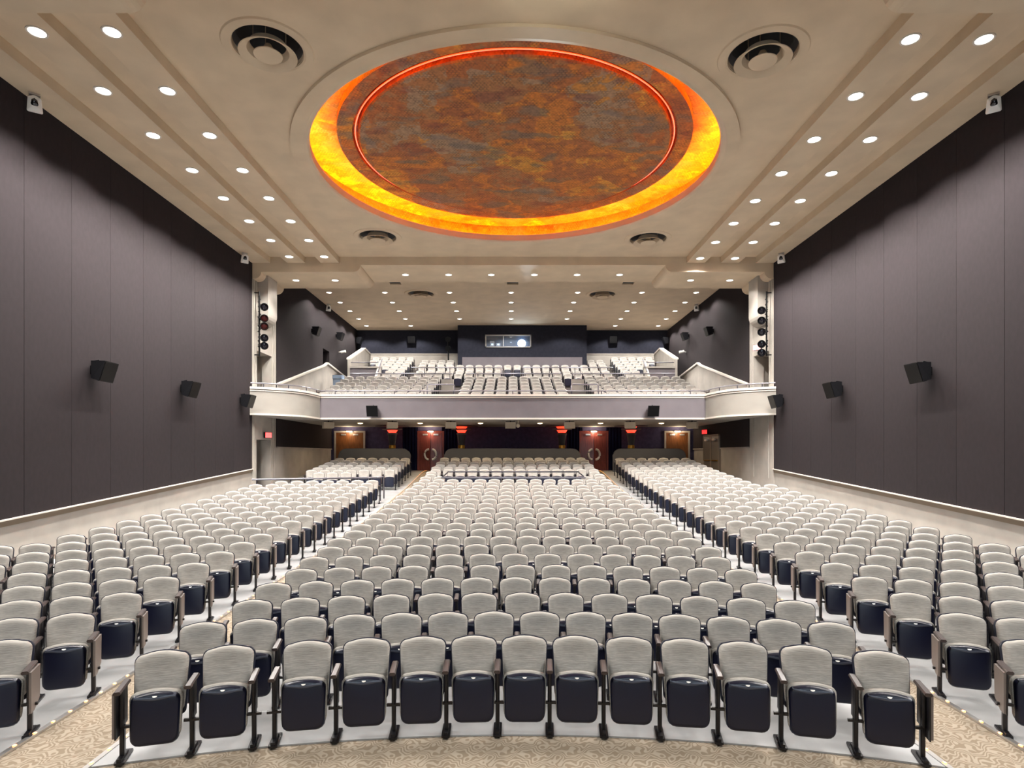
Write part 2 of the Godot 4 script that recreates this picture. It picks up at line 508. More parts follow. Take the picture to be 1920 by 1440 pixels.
func build_walls() -> void:
	var rng := RandomNumberGenerator.new()
	rng.seed = 3
	for side in [-1.0, 1.0]:
		var w := setting("wall_left" if side < 0 else "wall_right", "tall side wall of dark cloth panels above a cream plaster base")
		var s := mb()
		bx(s, Vector3(minf(side * 10.72, side * 11.1), -0.3, -25.1), Vector3(maxf(side * 10.72, side * 11.1), 13.2, 9.0))
		part("plaster_base", s, M.cream_plaster, w)
		# cloth panels with narrow joints
		var edges := [-9.0, 10.47]
		while edges[-1] < 24.0: edges.append(edges[-1] + 1.44)
		edges.append(25.09)
		for i in edges.size() - 1:
			var a: float = edges[i] + 0.002
			var b: float = edges[i + 1] - 0.002
			var out := 0.055 + rng.randf() * 0.003
			s = mb()
			var x0: float = side * 10.725
			var x1: float = side * (10.725 - out)
			var c := 0.006
			ext(s, [Vector3(x0, dado(a), -a), Vector3(x0, dado(b), -b), Vector3(x0, STRIP, -b), Vector3(x0, STRIP, -a)], Vector3(x1 - x0 + side * c, 0, 0))
			var o := Vector3(x1 + side * c, 0, 0)
			var p := [Vector3(x1, dado(a), -a - c), Vector3(x1, dado(b), -b + c), Vector3(x1, STRIP, -b + c), Vector3(x1, STRIP, -a - c)]
			var q := [Vector3(o.x, dado(a), -a), Vector3(o.x, dado(b), -b), Vector3(o.x, STRIP, -b), Vector3(o.x, STRIP, -a)]
			quad(s, p[0], p[1], p[2], p[3])
			for k in 4: quad(s, q[k], q[(k + 1) % 4], p[(k + 1) % 4], p[k])
			part("cloth_panel", s, M["wall_cloth_%d" % (rng.randi() % 3)], w)
		# sloping rail under the cloth
		var tr := setting("trim_%d" % (1 if side < 0 else 2), "sloping moulded rail under the dark cloth")
		s = mb()
		var xi: float = side * 10.72
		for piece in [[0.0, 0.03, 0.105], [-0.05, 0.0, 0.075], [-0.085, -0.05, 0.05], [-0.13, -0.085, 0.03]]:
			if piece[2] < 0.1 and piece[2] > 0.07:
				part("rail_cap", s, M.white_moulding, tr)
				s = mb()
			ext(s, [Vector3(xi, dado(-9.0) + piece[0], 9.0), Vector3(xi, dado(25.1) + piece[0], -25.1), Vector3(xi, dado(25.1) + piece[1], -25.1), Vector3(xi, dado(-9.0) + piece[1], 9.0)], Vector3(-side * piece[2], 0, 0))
		part("rail_moulding", s, M.shaded_moulding, tr)
		# the baseboard in the stalls
		var bb := setting("baseboard_left" if side < 0 else "baseboard_right")
		s = mb()
		for i in 40:
			var a := lerpf(8.0, 25.1, i / 40.0)
			var b := lerpf(8.0, 25.1, (i + 1) / 40.0)
			var x: float = side * 10.72
			ext(s, [Vector3(x, floor_at(10.7, a) - 0.02, -a), Vector3(x, floor_at(10.7, b) - 0.02, -b), Vector3(x, floor_at(10.7, b) + 0.11, -b), Vector3(x, floor_at(10.7, a) + 0.11, -a)], Vector3(-side * 0.02, 0, 0))
		part("board", s, M.taupe_paint, bb)
		build_bay(side)
		build_rear_side(side)
	# behind the camera: the screen wall
	var fw := setting("wall_front", "wall and white screen behind the stage")
	var s2 := mb()
	bx(s2, Vector3(-11.1, -0.3, 9.0), Vector3(11.1, 13.2, 9.4))
	part("plaster", s2, M.wall_cloth_0, fw)
	s2 = mb()
	bx(s2, Vector3(-9.0, 1.9, 8.9), Vector3(9.0, 10.2, 9.0))
	part("cinema_screen", s2, M.plate_white, fw)
	# stalls back wall
	var bw := setting("wall_back", "dark navy back wall of the stalls under the balcony")
	s2 = mb()
	bx(s2, Vector3(-11.1, 1.5, -36.5), Vector3(11.1, 4.9, -36.05))
	part("cloth", s2, M.navy_cloth, bw)
	s2 = mb()   # balcony back wall
	bx(s2, Vector3(-11.1, 4.0, -42.4), Vector3(11.1, 12.5, -42.0))
	part("balcony_cloth", s2, M.slate_cloth, bw)
	s2 = mb()
	bx(s2, Vector3(-10.6, 8.0, -42.0), Vector3(10.6, 9.72, -41.95))
	bx(s2, Vector3(-10.6, 9.72, -42.0), Vector3(10.6, 9.8, -41.92))
	part("balcony_dado", s2, M.cream_plaster, bw)

func ylo(side: float, x: float, y: float, z: float) -> Vector3:
	return Vector3(side * x, y, z)

func sbx(s: SurfaceTool, side: float, xa: float, xb: float, y0: float, y1: float, d0: float, d1: float) -> void:
	bx(s, Vector3(minf(side * xa, side * xb), y0, -maxf(d0, d1)), Vector3(maxf(side * xa, side * xb), y1, -minf(d0, d1)))

# the plastered bay between the cloth wall and the balcony, with its doorways
func build_bay(side: float) -> void:
	var left := side < 0
	var w := setting("wall_bay_left" if left else "wall_bay_right", "cream plaster bay at the end of the side wall")
	var s := mb()
	if left:
		sbx(s, side, 10.66, 11.1, 0.4, 4.51, 25.1, 25.5)
		sbx(s, side, 10.66, 11.1, 0.4, 4.51, 27.02, 27.6)
		sbx(s, side, 10.66, 11.1, 3.52, 4.51, 25.5, 27.02)
	else:
		sbx(s, side, 10.66, 11.1, 0.4, 4.51, 25.1, 27.6)
	sbx(s, side, 10.66, 11.1, 4.51, 12.5, 25.1, 25.5)
	sbx(s, side, 10.66, 11.1, 4.51, 12.5, 27.12, 27.6)
	sbx(s, side, 10.66, 11.1, 7.22, 12.5, 25.5, 27.12)
	part("plaster", s, M.cream_plaster, w)
	s = mb()   # mouldings round the openings
	for d in [25.16, 25.36, 27.18, 27.42]: sbx(s, side, 10.62, 10.66, 5.6, 10.2, d, d + 0.09)
	for d in ([25.2, 27.1, 27.42] if left else [25.55, 27.1]): sbx(s, side, 10.63, 10.66, 1.9 if not left else 0.6, 4.5, d, d + 0.07)
	part("moulding", s, M.cream_plaster, w)
	s = mb()   # recesses behind the openings
	sbx(s, side, 11.1, 12.3, 7.22, 7.4, 25.3, 27.3)
	sbx(s, side, 11.1, 12.3, 4.5, 7.4, 27.3, 27.45)
	sbx(s, side, 11.1, 12.3, 4.5, 7.4, 25.2, 25.3)
	sbx(s, side, 12.3, 12.4, 4.5, 7.4, 25.2, 27.45)
	if left:
		sbx(s, side, 11.1, 11.9, 3.52, 3.7, 25.3, 27.3)
		sbx(s, side, 11.1, 11.9, 0.4, 3.7, 27.2, 27.35)
		sbx(s, side, 11.1, 11.9, 0.4, 3.7, 25.2, 25.3)
		sbx(s, side, 11.9, 12.0, 0.4, 3.7, 25.2, 27.35)
	part("recess", s, M.cream_plaster, w)
	# hanging box under the beam with a rounded foot
	s = mb()
	var pts := [ylo(side, 10.66, 8.36, -25.6), ylo(side, 10.66, 10.42, -25.6), ylo(side, 10.22, 10.42, -25.6)]
	for i in 7:
		var a := PI / 2 * i / 6.0
		pts.append(ylo(side, 10.66 - 0.44 * cos(a), 8.80 - 0.44 * sin(a), -25.6))
	pts.remove_at(pts.size() - 1)
	ext(s, pts, Vector3(0, 0, -0.98))
	part("hanging_box", s, M.cream_plaster, w)
	var dr := setting("door_%d" % (1 if left else 2), "plain door in the bay above the balcony")
	s = mb()
	sbx(s, side, 12.22, 12.3, 4.6, 7.1, 25.6, 26.8)
	part("door_leaf", s, M.door_grey, dr)
	if left:
		dr = setting("door_3", "grey exit door in the recess under the red exit sign")
		s = mb()
		sbx(s, side, 11.82, 11.9, 0.9, 3.3, 25.5, 26.75)
		part("door_leaf", s, M.door_grey, dr)
		s = mb()
		sbx(s, side, 11.76, 11.82, 1.9, 1.96, 25.6, 26.5)
		part("push_bar", s, M.aluminium, dr)

# side walls beside and under the balcony
func build_rear_side(side: float) -> void:
	var left := side < 0
	var w := setting("wall_side_left" if left else "wall_side_right", "dark cloth side wall beside the balcony")
	var s := mb()
	if left:   # doorway at the top of the side stair
		sbx(s, side, 10.62, 11.1, 4.5, 12.5, 27.6, 34.35)
		sbx(s, side, 10.62, 11.1, 4.5, 12.5, 35.55, 42.2)
		sbx(s, side, 10.62, 11.1, 8.85, 12.5, 34.35, 35.55)
	else:
		sbx(s, side, 10.62, 11.1, 4.5, 12.5, 27.6, 42.2)
	part("upper_cloth", s, M.wall_cloth_0, w)
	if left:
		s = mb()
		sbx(s, side, 11.1, 12.2, 8.85, 9.0, 34.2, 35.7)
		sbx(s, side, 11.1, 12.2, 5.0, 9.0, 34.2, 34.35)
		sbx(s, side, 11.1, 12.2, 5.0, 9.0, 35.55, 35.7)
		sbx(s, side, 12.2, 12.3, 5.0, 9.0, 34.2, 35.7)
		part("doorway_recess", s, M.taupe_paint, w)
	s = mb()
	sbx(s, side, 10.62, 11.1, 3.22, 4.51, 27.6, 36.2)
	part("lower_cloth", s, M.wall_cloth_1, w)
	s = mb()
	sbx(s, side, 10.66, 11.1, 0.6, 3.22, 27.6, 36.2)
	part("lower_plaster", s, M.cream_plaster, w)
	s = mb()
	sbx(s, side, 10.6, 10.66, 3.18, 3.24, 27.6, 36.05)
	part("chair_rail", s, M.cream_plaster, w)
	# peaked cream dado along the side stair
	s = mb()
	var peak := [[27.62, 4.7], [40.2, 4.7], [40.2, 7.6], [38.9, 7.88], [34.9, 8.05], [34.3, 7.82], [27.62, 6.02]]
	var pts := []
	for p in peak: pts.append(ylo(side, 10.62, p[1], -p[0]))
	ext(s, pts, Vector3(-side * 0.05, 0, 0))
	part("stair_dado", s, M.cream_plaster, w)
	s = mb()
	for seg in [[[27.62, 6.02], [34.3, 7.82]], [[34.3, 7.82], [34.9, 8.05]], [[34.9, 8.05], [40.2, 7.6]]]:
		var a: Array = seg[0]
		var b: Array = seg[1]
		ext(s, [ylo(side, 10.62, a[1], -a[0]), ylo(side, 10.62, b[1], -b[0]), ylo(side, 10.62, b[1] + 0.09, -b[0]), ylo(side, 10.62, a[1] + 0.09, -a[0])], Vector3(-side * 0.14, 0, 0))
	part("dado_cap", s, M.white_moulding, w)

# ---------------------------------------------------------------- ceiling
func beam_profile(z: float) -> Array:
	# underside of the stepped beam from side to side, closed along the top
	var half := [Vector2(6.24, 10.64)]
	for i in 6:
		var a := PI / 2 * (i + 1) / 6.0
		half.append(Vector2(6.24 + 0.29 * (1.0 - cos(a)), 10.64 - 0.28 * sin(a)))
	half.append(Vector2(10.3, 10.36))
	for i in 6:
		var a := PI / 2 * (i + 1) / 6.0
		half.append(Vector2(10.3 + 0.3 * (1.0 - cos(a)), 10.36 - 0.28 * sin(a)))
	half.append(Vector2(10.72, 10.08))
	var pts := [Vector3(10.72, 12.6, z)]
	for i in range(half.size() - 1, -1, -1): pts.append(Vector3(half[i].x, half[i].y, z))
	for p in half: pts.append(Vector3(-p.x, p.y, z))
	pts.append(Vector3(-10.72, 12.6, z))
	return pts

# a flat slab with round and oblong holes cut through it
func pierced(parent: Node3D, called: String, lo: Vector3, hi: Vector3, rounds: Array, oblongs: Array) -> void:
	var c := CSGCombiner3D.new()
	c.name = called
	parent.add_child(c)
	var b := CSGBox3D.new()
	b.name = "slab"
	b.size = hi - lo
	b.material = M.ceiling_paint
	c.add_child(b)
	b.position = (lo + hi) / 2.0
	for h in rounds:
		var o := CSGCylinder3D.new()
		o.name = "hole"
		o.operation = CSGShape3D.OPERATION_SUBTRACTION
		o.radius = h[2]
		o.height = 1.0
		o.sides = 128 if h[2] > 2.0 else 48
		o.material = M.ceiling_paint
		c.add_child(o, true)
		o.position = Vector3(h[0], (lo.y + hi.y) / 2.0, -h[1])
	for h in oblongs:
		var o := CSGBox3D.new()
		o.name = "slot"
		o.operation = CSGShape3D.OPERATION_SUBTRACTION
		o.size = Vector3(h[2], 1.0, h[3])
		o.material = M.ceiling_paint
		c.add_child(o, true)
		o.position = Vector3(h[0], (lo.y + hi.y) / 2.0, -h[1])

func build_ceiling() -> void:
	var c := setting("ceiling", "flat beige plaster ceiling with a round opening")
	var s: SurfaceTool
	var holes := [[DOME_X, DOME_D, 5.95]]
	for v in VENTS:
		if v[1] == CEIL: holes.append([v[0], v[2], 0.67])
	pierced(c, "plaster", Vector3(-10.75, CEIL, -25.2), Vector3(10.75, CEIL + 0.06, -8.0), holes, [])
	s = mb()
	bx(s, Vector3(-11.2, CEIL, -8.2), Vector3(11.2, CEIL + 0.3, 9.4))
	part("stage_ceiling", s, M.ceiling_paint, c)
	for side in [-1.0, 1.0]:
		for x in [[7.1, 7.85], [8.5, 9.23], [9.93, 10.72]]:
			s = mb()
			sbx(s, side, x[0], x[1], STRIP, CEIL + 0.02, 10.3, 25.15)
			part("ceiling_strip", s, M.ceiling_paint, c)
	var b := setting("trim_3", "stepped ceiling beam with rounded corners before the balcony")
	s = mb()
	ext(s, beam_profile(-25.1), Vector3(0, 0, -2.5))
	part("beam", s, M.ceiling_paint, b)
	b = setting("trim_4", "stepped ceiling beam with rounded corners over the stage front")
	s = mb()
	ext(s, beam_profile(-8.1), Vector3(0, 0, -2.3))
	part("beam", s, M.ceiling_paint, b)
	var bc := setting("ceiling_balcony", "flat ceiling over the balcony")
	holes = []
	for v in VENTS:
		if v[1] > CEIL: holes.append([v[0], v[2], 0.67])
	var slots := []
	for x in [-5.85, 0.0, 5.75]: slots.append([x, 30.52, 0.56, 0.45])
	pierced(bc, "plaster", Vector3(-11.1, 11.41, -42.4), Vector3(11.1, 11.47, -27.5), holes, slots)
	for q in slots:   # each slot opens into a metal box
		s = mb()
		var a := Vector3(q[0] - 0.29, 11.44, -q[1] - 0.24)
		var e := Vector3(q[0] + 0.29, 13.1, -q[1] + 0.24)
		for face in [[a, Vector3(a.x, e.y, a.z), Vector3(e.x, e.y, a.z), Vector3(e.x, a.y, a.z)], [Vector3(a.x, a.y, e.z), Vector3(a.x, e.y, e.z), e, Vector3(e.x, a.y, e.z)], [a, Vector3(a.x, e.y, a.z), Vector3(a.x, e.y, e.z), Vector3(a.x, a.y, e.z)], [Vector3(e.x, a.y, a.z), Vector3(e.x, e.y, a.z), e, Vector3(e.x, a.y, e.z)], [Vector3(a.x, e.y, a.z), Vector3(e.x, e.y, a.z), e, Vector3(a.x, e.y, e.z)]]:
			quad(s, face[0], face[1], face[2], face[3])
		part("air_slot", s, M.duct_metal, bc)
	var r := setting("ceiling_roof", "roof slab closing the hall")
	s = mb()
	bx(s, Vector3(-11.6, 13.2, -42.6), Vector3(11.6, 13.5, 9.6))
	part("slab", s, M.taupe_paint, r)

func build_dome() -> void:
	var t := thing("ceiling_dome", "round stepped ceiling recess of gilt mosaic glowing orange", "dome", Vector3(DOME_X, CEIL, -DOME_D))
	var s := mb()   # ring that drops below the ceiling
	lathe(s, [Vector2(6.05, 0.02), Vector2(6.05, -0.07), Vector2(5.72, -0.07), Vector2(5.63, -0.055), Vector2(5.58, -0.02), Vector2(5.58, 0.19), Vector2(5.61, 0.205), Vector2(5.65, 0.0)], 128)
	part("plaster_ring", s, M.ceiling_paint, t)
	s = mb()
	lathe(s, [Vector2(5.64, 0.0), Vector2(6.03, 0.0), Vector2(6.05, 0.70)], 128)
	part("cove_wall", s, M.dome_mosaic, t)
	s = mb()
	lathe(s, [Vector2(6.05, 0.70), Vector2(5.75, 0.73), Vector2(4.9, 0.76)], 128)
	part("upper_ring", s, M.dome_mosaic, t)
	s = mb()
	lathe(s, [Vector2(4.9, 0.76), Vector2(4.9, 0.55), Vector2(4.5, 0.58), Vector2(4.5, 0.8)], 128)
	part("middle_ring", s, M.dome_mosaic, t)
	s = mb()
	lathe(s, [Vector2(4.5, 0.8), Vector2(4.34, 0.8), Vector2(4.34, 0.53), Vector2(4.3, 0.50), Vector2(0.0, 0.50)], 128)
	part("centre_disc", s, M.dome_mosaic, t)
	# hidden tubes: amber in the cove, red in the slot round the disc
	s = mb()
	var pts := []
	for i in 128: pts.append(Vector3(cos(TAU * i / 128) * 5.84, 0.045, sin(TAU * i / 128) * 5.84))
	tube(s, pts, 0.03, 6, true)
	part("cove_light_tube", s, M.cove_tube_glow, t)
	s = mb()
	pts = []
	for i in 128: pts.append(Vector3(cos(TAU * i / 128) * 4.42, 0.60, sin(TAU * i / 128) * 4.42))
	tube(s, pts, 0.018, 6, true)
	part("slot_light_tube", s, M.slot_tube_glow, t)
	for i in 40:
		var l := OmniLight3D.new()
		l.name = "cove_lamp_light"
		l.light_color = Color(1.0, 0.68, 0.12)
		l.light_energy = 0.8
		l.omni_range = 40.0
		l.omni_attenuation = 2.0
		l.light_size = 0.03
		l.shadow_enabled = true
		t.add_child(l, true)
		l.position = Vector3(cos(TAU * i / 40.0) * 5.84, 0.055, sin(TAU * i / 40.0) * 5.84)

func build_vents() -> void:
	var proto: Node3D = null
	for v in VENTS:
		if proto == null:
			proto = thing("ceiling_vent", v[3], "air vent", Vector3(v[0], v[1], -v[2]), 0.0, "round ceiling diffusers")
			var s := mb()
			lathe(s, [Vector2(0.88, 0.0), Vector2(0.86, -0.03), Vector2(0.72, -0.035), Vector2(0.68, -0.02), Vector2(0.66, 0.08)], 48)
			part("outer_ring", s, M.ceiling_paint, proto)
			s = mb()
			lathe(s, [Vector2(0.675, 0.02), Vector2(0.62, 0.25), Vector2(0.62, 1.75), Vector2(0.0, 1.75)], 48)
			part("duct", s, M.duct_metal, proto)
			s = mb()
			lathe(s, [Vector2(0.34, 0.06), Vector2(0.40, -0.07), Vector2(0.55, -0.16), Vector2(0.555, -0.145), Vector2(0.41, -0.05), Vector2(0.35, 0.06)], 48)
			part("cone", s, M.ceiling_paint, proto)
			s = mb()
			lathe(s, [Vector2(0.06, 0.06), Vector2(0.12, -0.06), Vector2(0.275, -0.15), Vector2(0.27, -0.165), Vector2(0.0, -0.20)], 48)
			for a in 3:   # struts that hold the cones
				var dir := Vector3(cos(TAU * a / 3.0), 0, sin(TAU * a / 3.0))
				tube(s, [dir * 0.35 + Vector3(0, 0.05, 0), dir * 0.35 + Vector3(0, 1.7, 0)], 0.008, 6)
			part("inner_cone", s, M.ceiling_paint, proto)
		else:
			var o := proto.duplicate()
			o.name = numbered("ceiling_vent")
			add_child(o)
			o.position = Vector3(v[0], v[1], -v[2])
			o.set_meta("label", v[3])

func build_lamps() -> void:
	for side in [-1.0, 1.0]:
		var word := "left" if side < 0 else "right"
		for col in 2:
			var x: float = side * [7.47, 8.86][col]
			for i in 8:
				var d := 24.27 - 1.842 * i + (0.2 if side > 0 else 0.0)
				downlight(Vector3(x, STRIP, -d), "white downlight in the %s %s ceiling strip, %s from the beam" % [["inner", "outer"][col], word, ordinal(i)], "downlights in the ceiling strips", 20.0, false, 0.142, [70.0, 64.0][col])
		for i in 2:
			downlight(Vector3(side * [7.62, 9.3][i], 10.36, -26.3), "white downlight in lowered %s end of the beam, %s the side wall" % [word, ["away from", "close to"][i]], "downlights in the beam", 2.0, false, 0.125)
	# the same lamps go on over the stage front, out of the picture
	for i in 4:
		for x in [-8.86, -7.47, 7.47, 8.86]:
			downlight(Vector3(x, CEIL, -(6.6 - 1.842 * i)), "white downlight over the stage front, %s row, %s from the left" % [ordinal(i), ordinal(0 if x < -8 else 1 if x < 0 else 2 if x < 8 else 3)], "downlights over the stage front", 10.0, false, 0.135)
	var xs := [-4.63, -2.77, -0.93, 0.93, 2.77, 4.6]
	for i in 6:
		downlight(Vector3(xs[i], 10.64, -26.45), "white downlight under the middle of the beam, %s from the left" % ordinal(i), "downlights in the beam", 9.0, false, 0.125)
	var cols := [-9.65, -6.72, -3.32, -0.08, 3.42, 6.8, 9.65]
	for i in 5:
		for j in 7:
			downlight(Vector3(cols[j], 11.41, -(32.25 + 2.08 * i)), "small downlight over the balcony, %s row back, %s from the left" % [ordinal(i), ordinal(j)], "downlights over the balcony", 9.0, false, 0.125)
	xs = [-7.8, -4.73, -1.65, 1.4, 4.5, 7.62]
	for i in 6:
		downlight(Vector3(xs[i], 4.51, -31.4), "warm downlight under the balcony, %s from the left" % ordinal(i), "downlights under the balcony", 3.2, true, 0.13, 75.0)

# ---------------------------------------------------------------- balcony
func fascia_line() -> Array:
	var half := [Vector2(10.66, 24.85), Vector2(10.15, 25.08), Vector2(9.65, 25.42), Vector2(9.3, 25.75), Vector2(9.08, 26.1), Vector2(8.95, 26.5), Vector2(8.87, 27.0), Vector2(8.82, 27.5), Vector2(8.8, 28.0)]
	return half

func build_balcony() -> void:
	var b := setting("floor_balcony", "stepped balcony floor with its underside")
	var half := fascia_line()
	var pts := []
	for p in half: pts.append(Vector3(-p.x, 4.51, -p.y - 0.08))
	for i in range(half.size() - 1, -1, -1): pts.append(Vector3(half[i].x, 4.51, -half[i].y - 0.08))
	pts.append(Vector3(10.66, 4.51, -36.2))
	pts.append(Vector3(-10.66, 4.51, -36.2))
	var s := mb()
	ext(s, pts, Vector3(0, 0.3, 0))
	part("slab", s, M.cream_plaster, b)
	for k in 6:
		s = mb()
		var d := 28.5 + 0.9 * k
		bx(s, Vector3(-10.6, 4.7, -(d + 0.9 if k < 5 else 36.0)), Vector3(10.6, 4.95 + 0.265 * k, -d))
		part("step", s, M.step_carpet, b)
	for k in 7:
		s = mb()
		var d := 35.7 + 0.9 * k
		bx(s, Vector3(-10.6, 4.9, -(d + 0.9)), Vector3(10.6, 6.78 + 0.3 * k, -d))
		part("step", s, M.step_carpet, b)
	# the front: grey in the middle, curved cream ends
	var f := setting("wall_balcony_front", "balcony front with a grey middle and curved cream ends")
	s = mb()
	bx(s, Vector3(-8.82, 4.51, -28.2), Vector3(8.82, 5.55, -28.0))
	part("grey_front", s, M.grey_plaster, f)
	for side in [-1.0, 1.0]:
		s = mb()
		s.set_smooth_group(1)
		for i in half.size() - 1:
			quad(s, ylo(side, half[i].x, 4.51, -half[i].y), ylo(side, half[i].x, 5.55, -half[i].y), ylo(side, half[i + 1].x, 5.55, -half[i + 1].y), ylo(side, half[i + 1].x, 4.51, -half[i + 1].y))
		s.set_smooth_group(-1)
		for i in half.size() - 1:
			quad(s, ylo(side, half[i].x, 4.51, -half[i].y - 0.15), ylo(side, half[i].x, 5.55, -half[i].y - 0.15), ylo(side, half[i + 1].x, 5.55, -half[i + 1].y - 0.15), ylo(side, half[i + 1].x, 4.51, -half[i + 1].y - 0.15))
		part("curved_end", s, M.balcony_cream, f)
	# cap, bead and bottom moulding follow the line
	var line := []
	for p in half: line.append(Vector3(-p.x, 0, -p.y))
	for i in range(half.size() - 1, -1, -1): line.append(Vector3(half[i].x, 0, -half[i].y))
	for piece in [["cap", 5.55, 5.64, 0.07, 0.32], ["cap_bead", 5.47, 5.52, 0.03, 0.02], ["bottom_bead", 4.49, 4.56, 0.05, 0.03]]:
		s = mb()
		for i in line.size() - 1:
			var a: Vector3 = line[i]
			var c: Vector3 = line[i + 1]
			var n := (c - a).cross(Vector3.UP).normalized() * -1.0
			if n.z < 0: n = -n
			var y0 := Vector3(0, piece[1], 0)
			var y1 := Vector3(0, piece[2], 0)
			var o: Vector3 = n * (piece[3] as float)
			var ii: Vector3 = -n * (piece[4] as float)
			quad(s, a + o + y0, a + o + y1, c + o + y1, c + o + y0)
			quad(s, a + o + y1, a + ii + y1, c + ii + y1, c + o + y1)
			quad(s, a + o + y0, c + o + y0, c + ii + y0, a + ii + y0)
		part(piece[0], s, M.white_moulding, f)
	# rails
	rail_thing("balcony_rail", "low metal rail along the straight middle of the balcony front", [[Vector3(-8.8, 5.8, -28.06), Vector3(8.8, 5.8, -28.06)]], 0.03, 5.6, 13)
	for side in [-1.0, 1.0]:
		var curve := []
		for p in half: curve.append(ylo(side, p.x, 5.8, -p.y - 0.06))
		rail_thing("balcony_rail", "low curved metal rail on the %s end of the balcony front" % ("left" if side < 0 else "right"), [curve], 0.028, 5.6, 4)
	for x in [-3.3, 3.3]:
		rail_thing("stair_rail", "arched metal rail at the foot of the %s balcony stair" % ("left" if x < 0 else "right"), [[Vector3(x - 0.62, 5.6, -28.1), Vector3(x - 0.62, 6.05, -28.1), Vector3(x - 0.56, 6.1, -28.1), Vector3(x + 0.56, 6.1, -28.1), Vector3(x + 0.62, 6.05, -28.1), Vector3(x + 0.62, 5.6, -28.1)]], 0.03, 5.6, 0)
	# the low wall and rail at the cross aisle
	var cw := setting("wall_balcony_cross", "low walls behind the lower balcony seats")
	s = mb()
	bx(s, Vector3(-8.9, 6.2, -34.45), Vector3(-3.3, 7.1, -34.25))
	bx(s, Vector3(3.3, 6.2, -34.45), Vector3(8.9, 7.1, -34.25))
	bx(s, Vector3(-2.6, 6.2, -34.45), Vector3(2.7, 7.1, -34.25))
	part("low_wall", s, M.cream_plaster, cw)
	rail_thing("aisle_rail", "steel rail behind the lower left balcony seats", [[Vector3(-9.1, 7.42, -34.35), Vector3(-3.35, 7.42, -34.35)]], 0.035, 7.1, 5)
	rail_thing("aisle_rail", "steel rail behind the lower middle balcony seats", [[Vector3(-2.6, 7.42, -34.35), Vector3(2.7, 7.42, -34.35)]], 0.035, 7.1, 4)
	rail_thing("aisle_rail", "steel rail behind the lower right balcony seats", [[Vector3(3.35, 7.42, -34.35), Vector3(9.1, 7.42, -34.35)]], 0.035, 7.1, 5)
	rail_thing("aisle_rail", "steel rail before the upper balcony seats, left of the projector", [[Vector3(-5.9, 7.98, -35.9), Vector3(-0.6, 7.98, -35.9), Vector3(-0.6, 7.3, -35.9)]], 0.03, 6.78, 4)
	rail_thing("aisle_rail", "steel rail before the upper balcony seats, right of the projector", [[Vector3(0.6, 7.3, -35.9), Vector3(0.6, 7.98, -35.9), Vector3(5.9, 7.98, -35.9)]], 0.03, 6.78, 4)
	# stair parapets by the upper side seats
	for side in [-1.0, 1.0]:
		var word := "left" if side < 0 else "right"
		var t := thing("stair_parapet", "cream gabled parapet with low wall and rails, upper %s of the balcony" % word, "parapet", Vector3.ZERO, 0.0, "balcony stair parapets")
		s = mb()
		ext(s, [ylo(side, 9.75, 6.7, -36.8), ylo(side, 9.75, 8.6, -36.8), ylo(side, 9.75, 9.85, -40.5), ylo(side, 9.75, 9.75, -41.9), ylo(side, 9.75, 6.7, -41.9)], Vector3(side * 0.15, 0, 0))
		part("gable", s, M.cream_plaster, t)
		s = mb()
		for seg in [[[8.6, 36.8], [9.85, 40.5]], [[9.85, 40.5], [9.75, 41.9]]]:
			ext(s, [ylo(side, 9.69, seg[0][0], -seg[0][1]), ylo(side, 9.69, seg[1][0], -seg[1][1]), ylo(side, 9.69, seg[1][0] + 0.09, -seg[1][1]), ylo(side, 9.69, seg[0][0] + 0.09, -seg[0][1])], Vector3(side * 0.27, 0, 0))
		part("gable_cap", s, M.white_moulding, t)
		s = mb()
		sbx(s, side, 8.0, 9.75, 6.7, 8.08, 36.8, 36.95)
		part("low_wall", s, M.grey_plaster, t)
		s = mb()
		sbx(s, side, 7.95, 9.75, 8.08, 8.17, 36.72, 37.05)
		part("ledge", s, M.cream_plaster, t)
		s = mb()
		ext(s, [ylo(side, 7.95, 6.7, -36.1), ylo(side, 7.95, 7.5, -36.1), ylo(side, 7.95, 8.45, -37.2), ylo(side, 7.95, 6.7, -37.2)], Vector3(side * 0.16, 0, 0))
		part("sloping_wall", s, M.cream_plaster, t)
		s = mb()
		tube(s, [ylo(side, 9.7, 8.42, -36.85), ylo(side, 8.1, 8.42, -36.85)], 0.03)
		tube(s, [ylo(side, 7.9, 7.75, -36.05), ylo(side, 7.9, 8.7, -37.2)], 0.03)
		part("rail", s, M.dark_rail, t)

func rail_thing(called: String, label: String, lines: Array, r: float, foot: float, posts: int) -> void:
	var t := thing(called, label, "handrail")
	for l in lines:
		var s := mb()
		tube(s, l, r, 8)
		part("rail", s, M.rail_steel, t)
		if posts > 0:
			var total := 0.0
			for i in l.size() - 1: total += l[i].distance_to(l[i + 1])
			for k in posts:
				var want := total * (k + 0.5) / posts
				var at: Vector3 = l[0]
				for i in l.size() - 1:
					var seg: float = l[i].distance_to(l[i + 1])
					if want <= seg:
						at = l[i].lerp(l[i + 1], want / seg)
						break
					want -= seg
				if at.y - foot > 0.05:
					var p := mb()
					tube(p, [Vector3(at.x, foot, at.z), at], r * 0.7, 6)
					part("post", p, M.dark_rail, t)

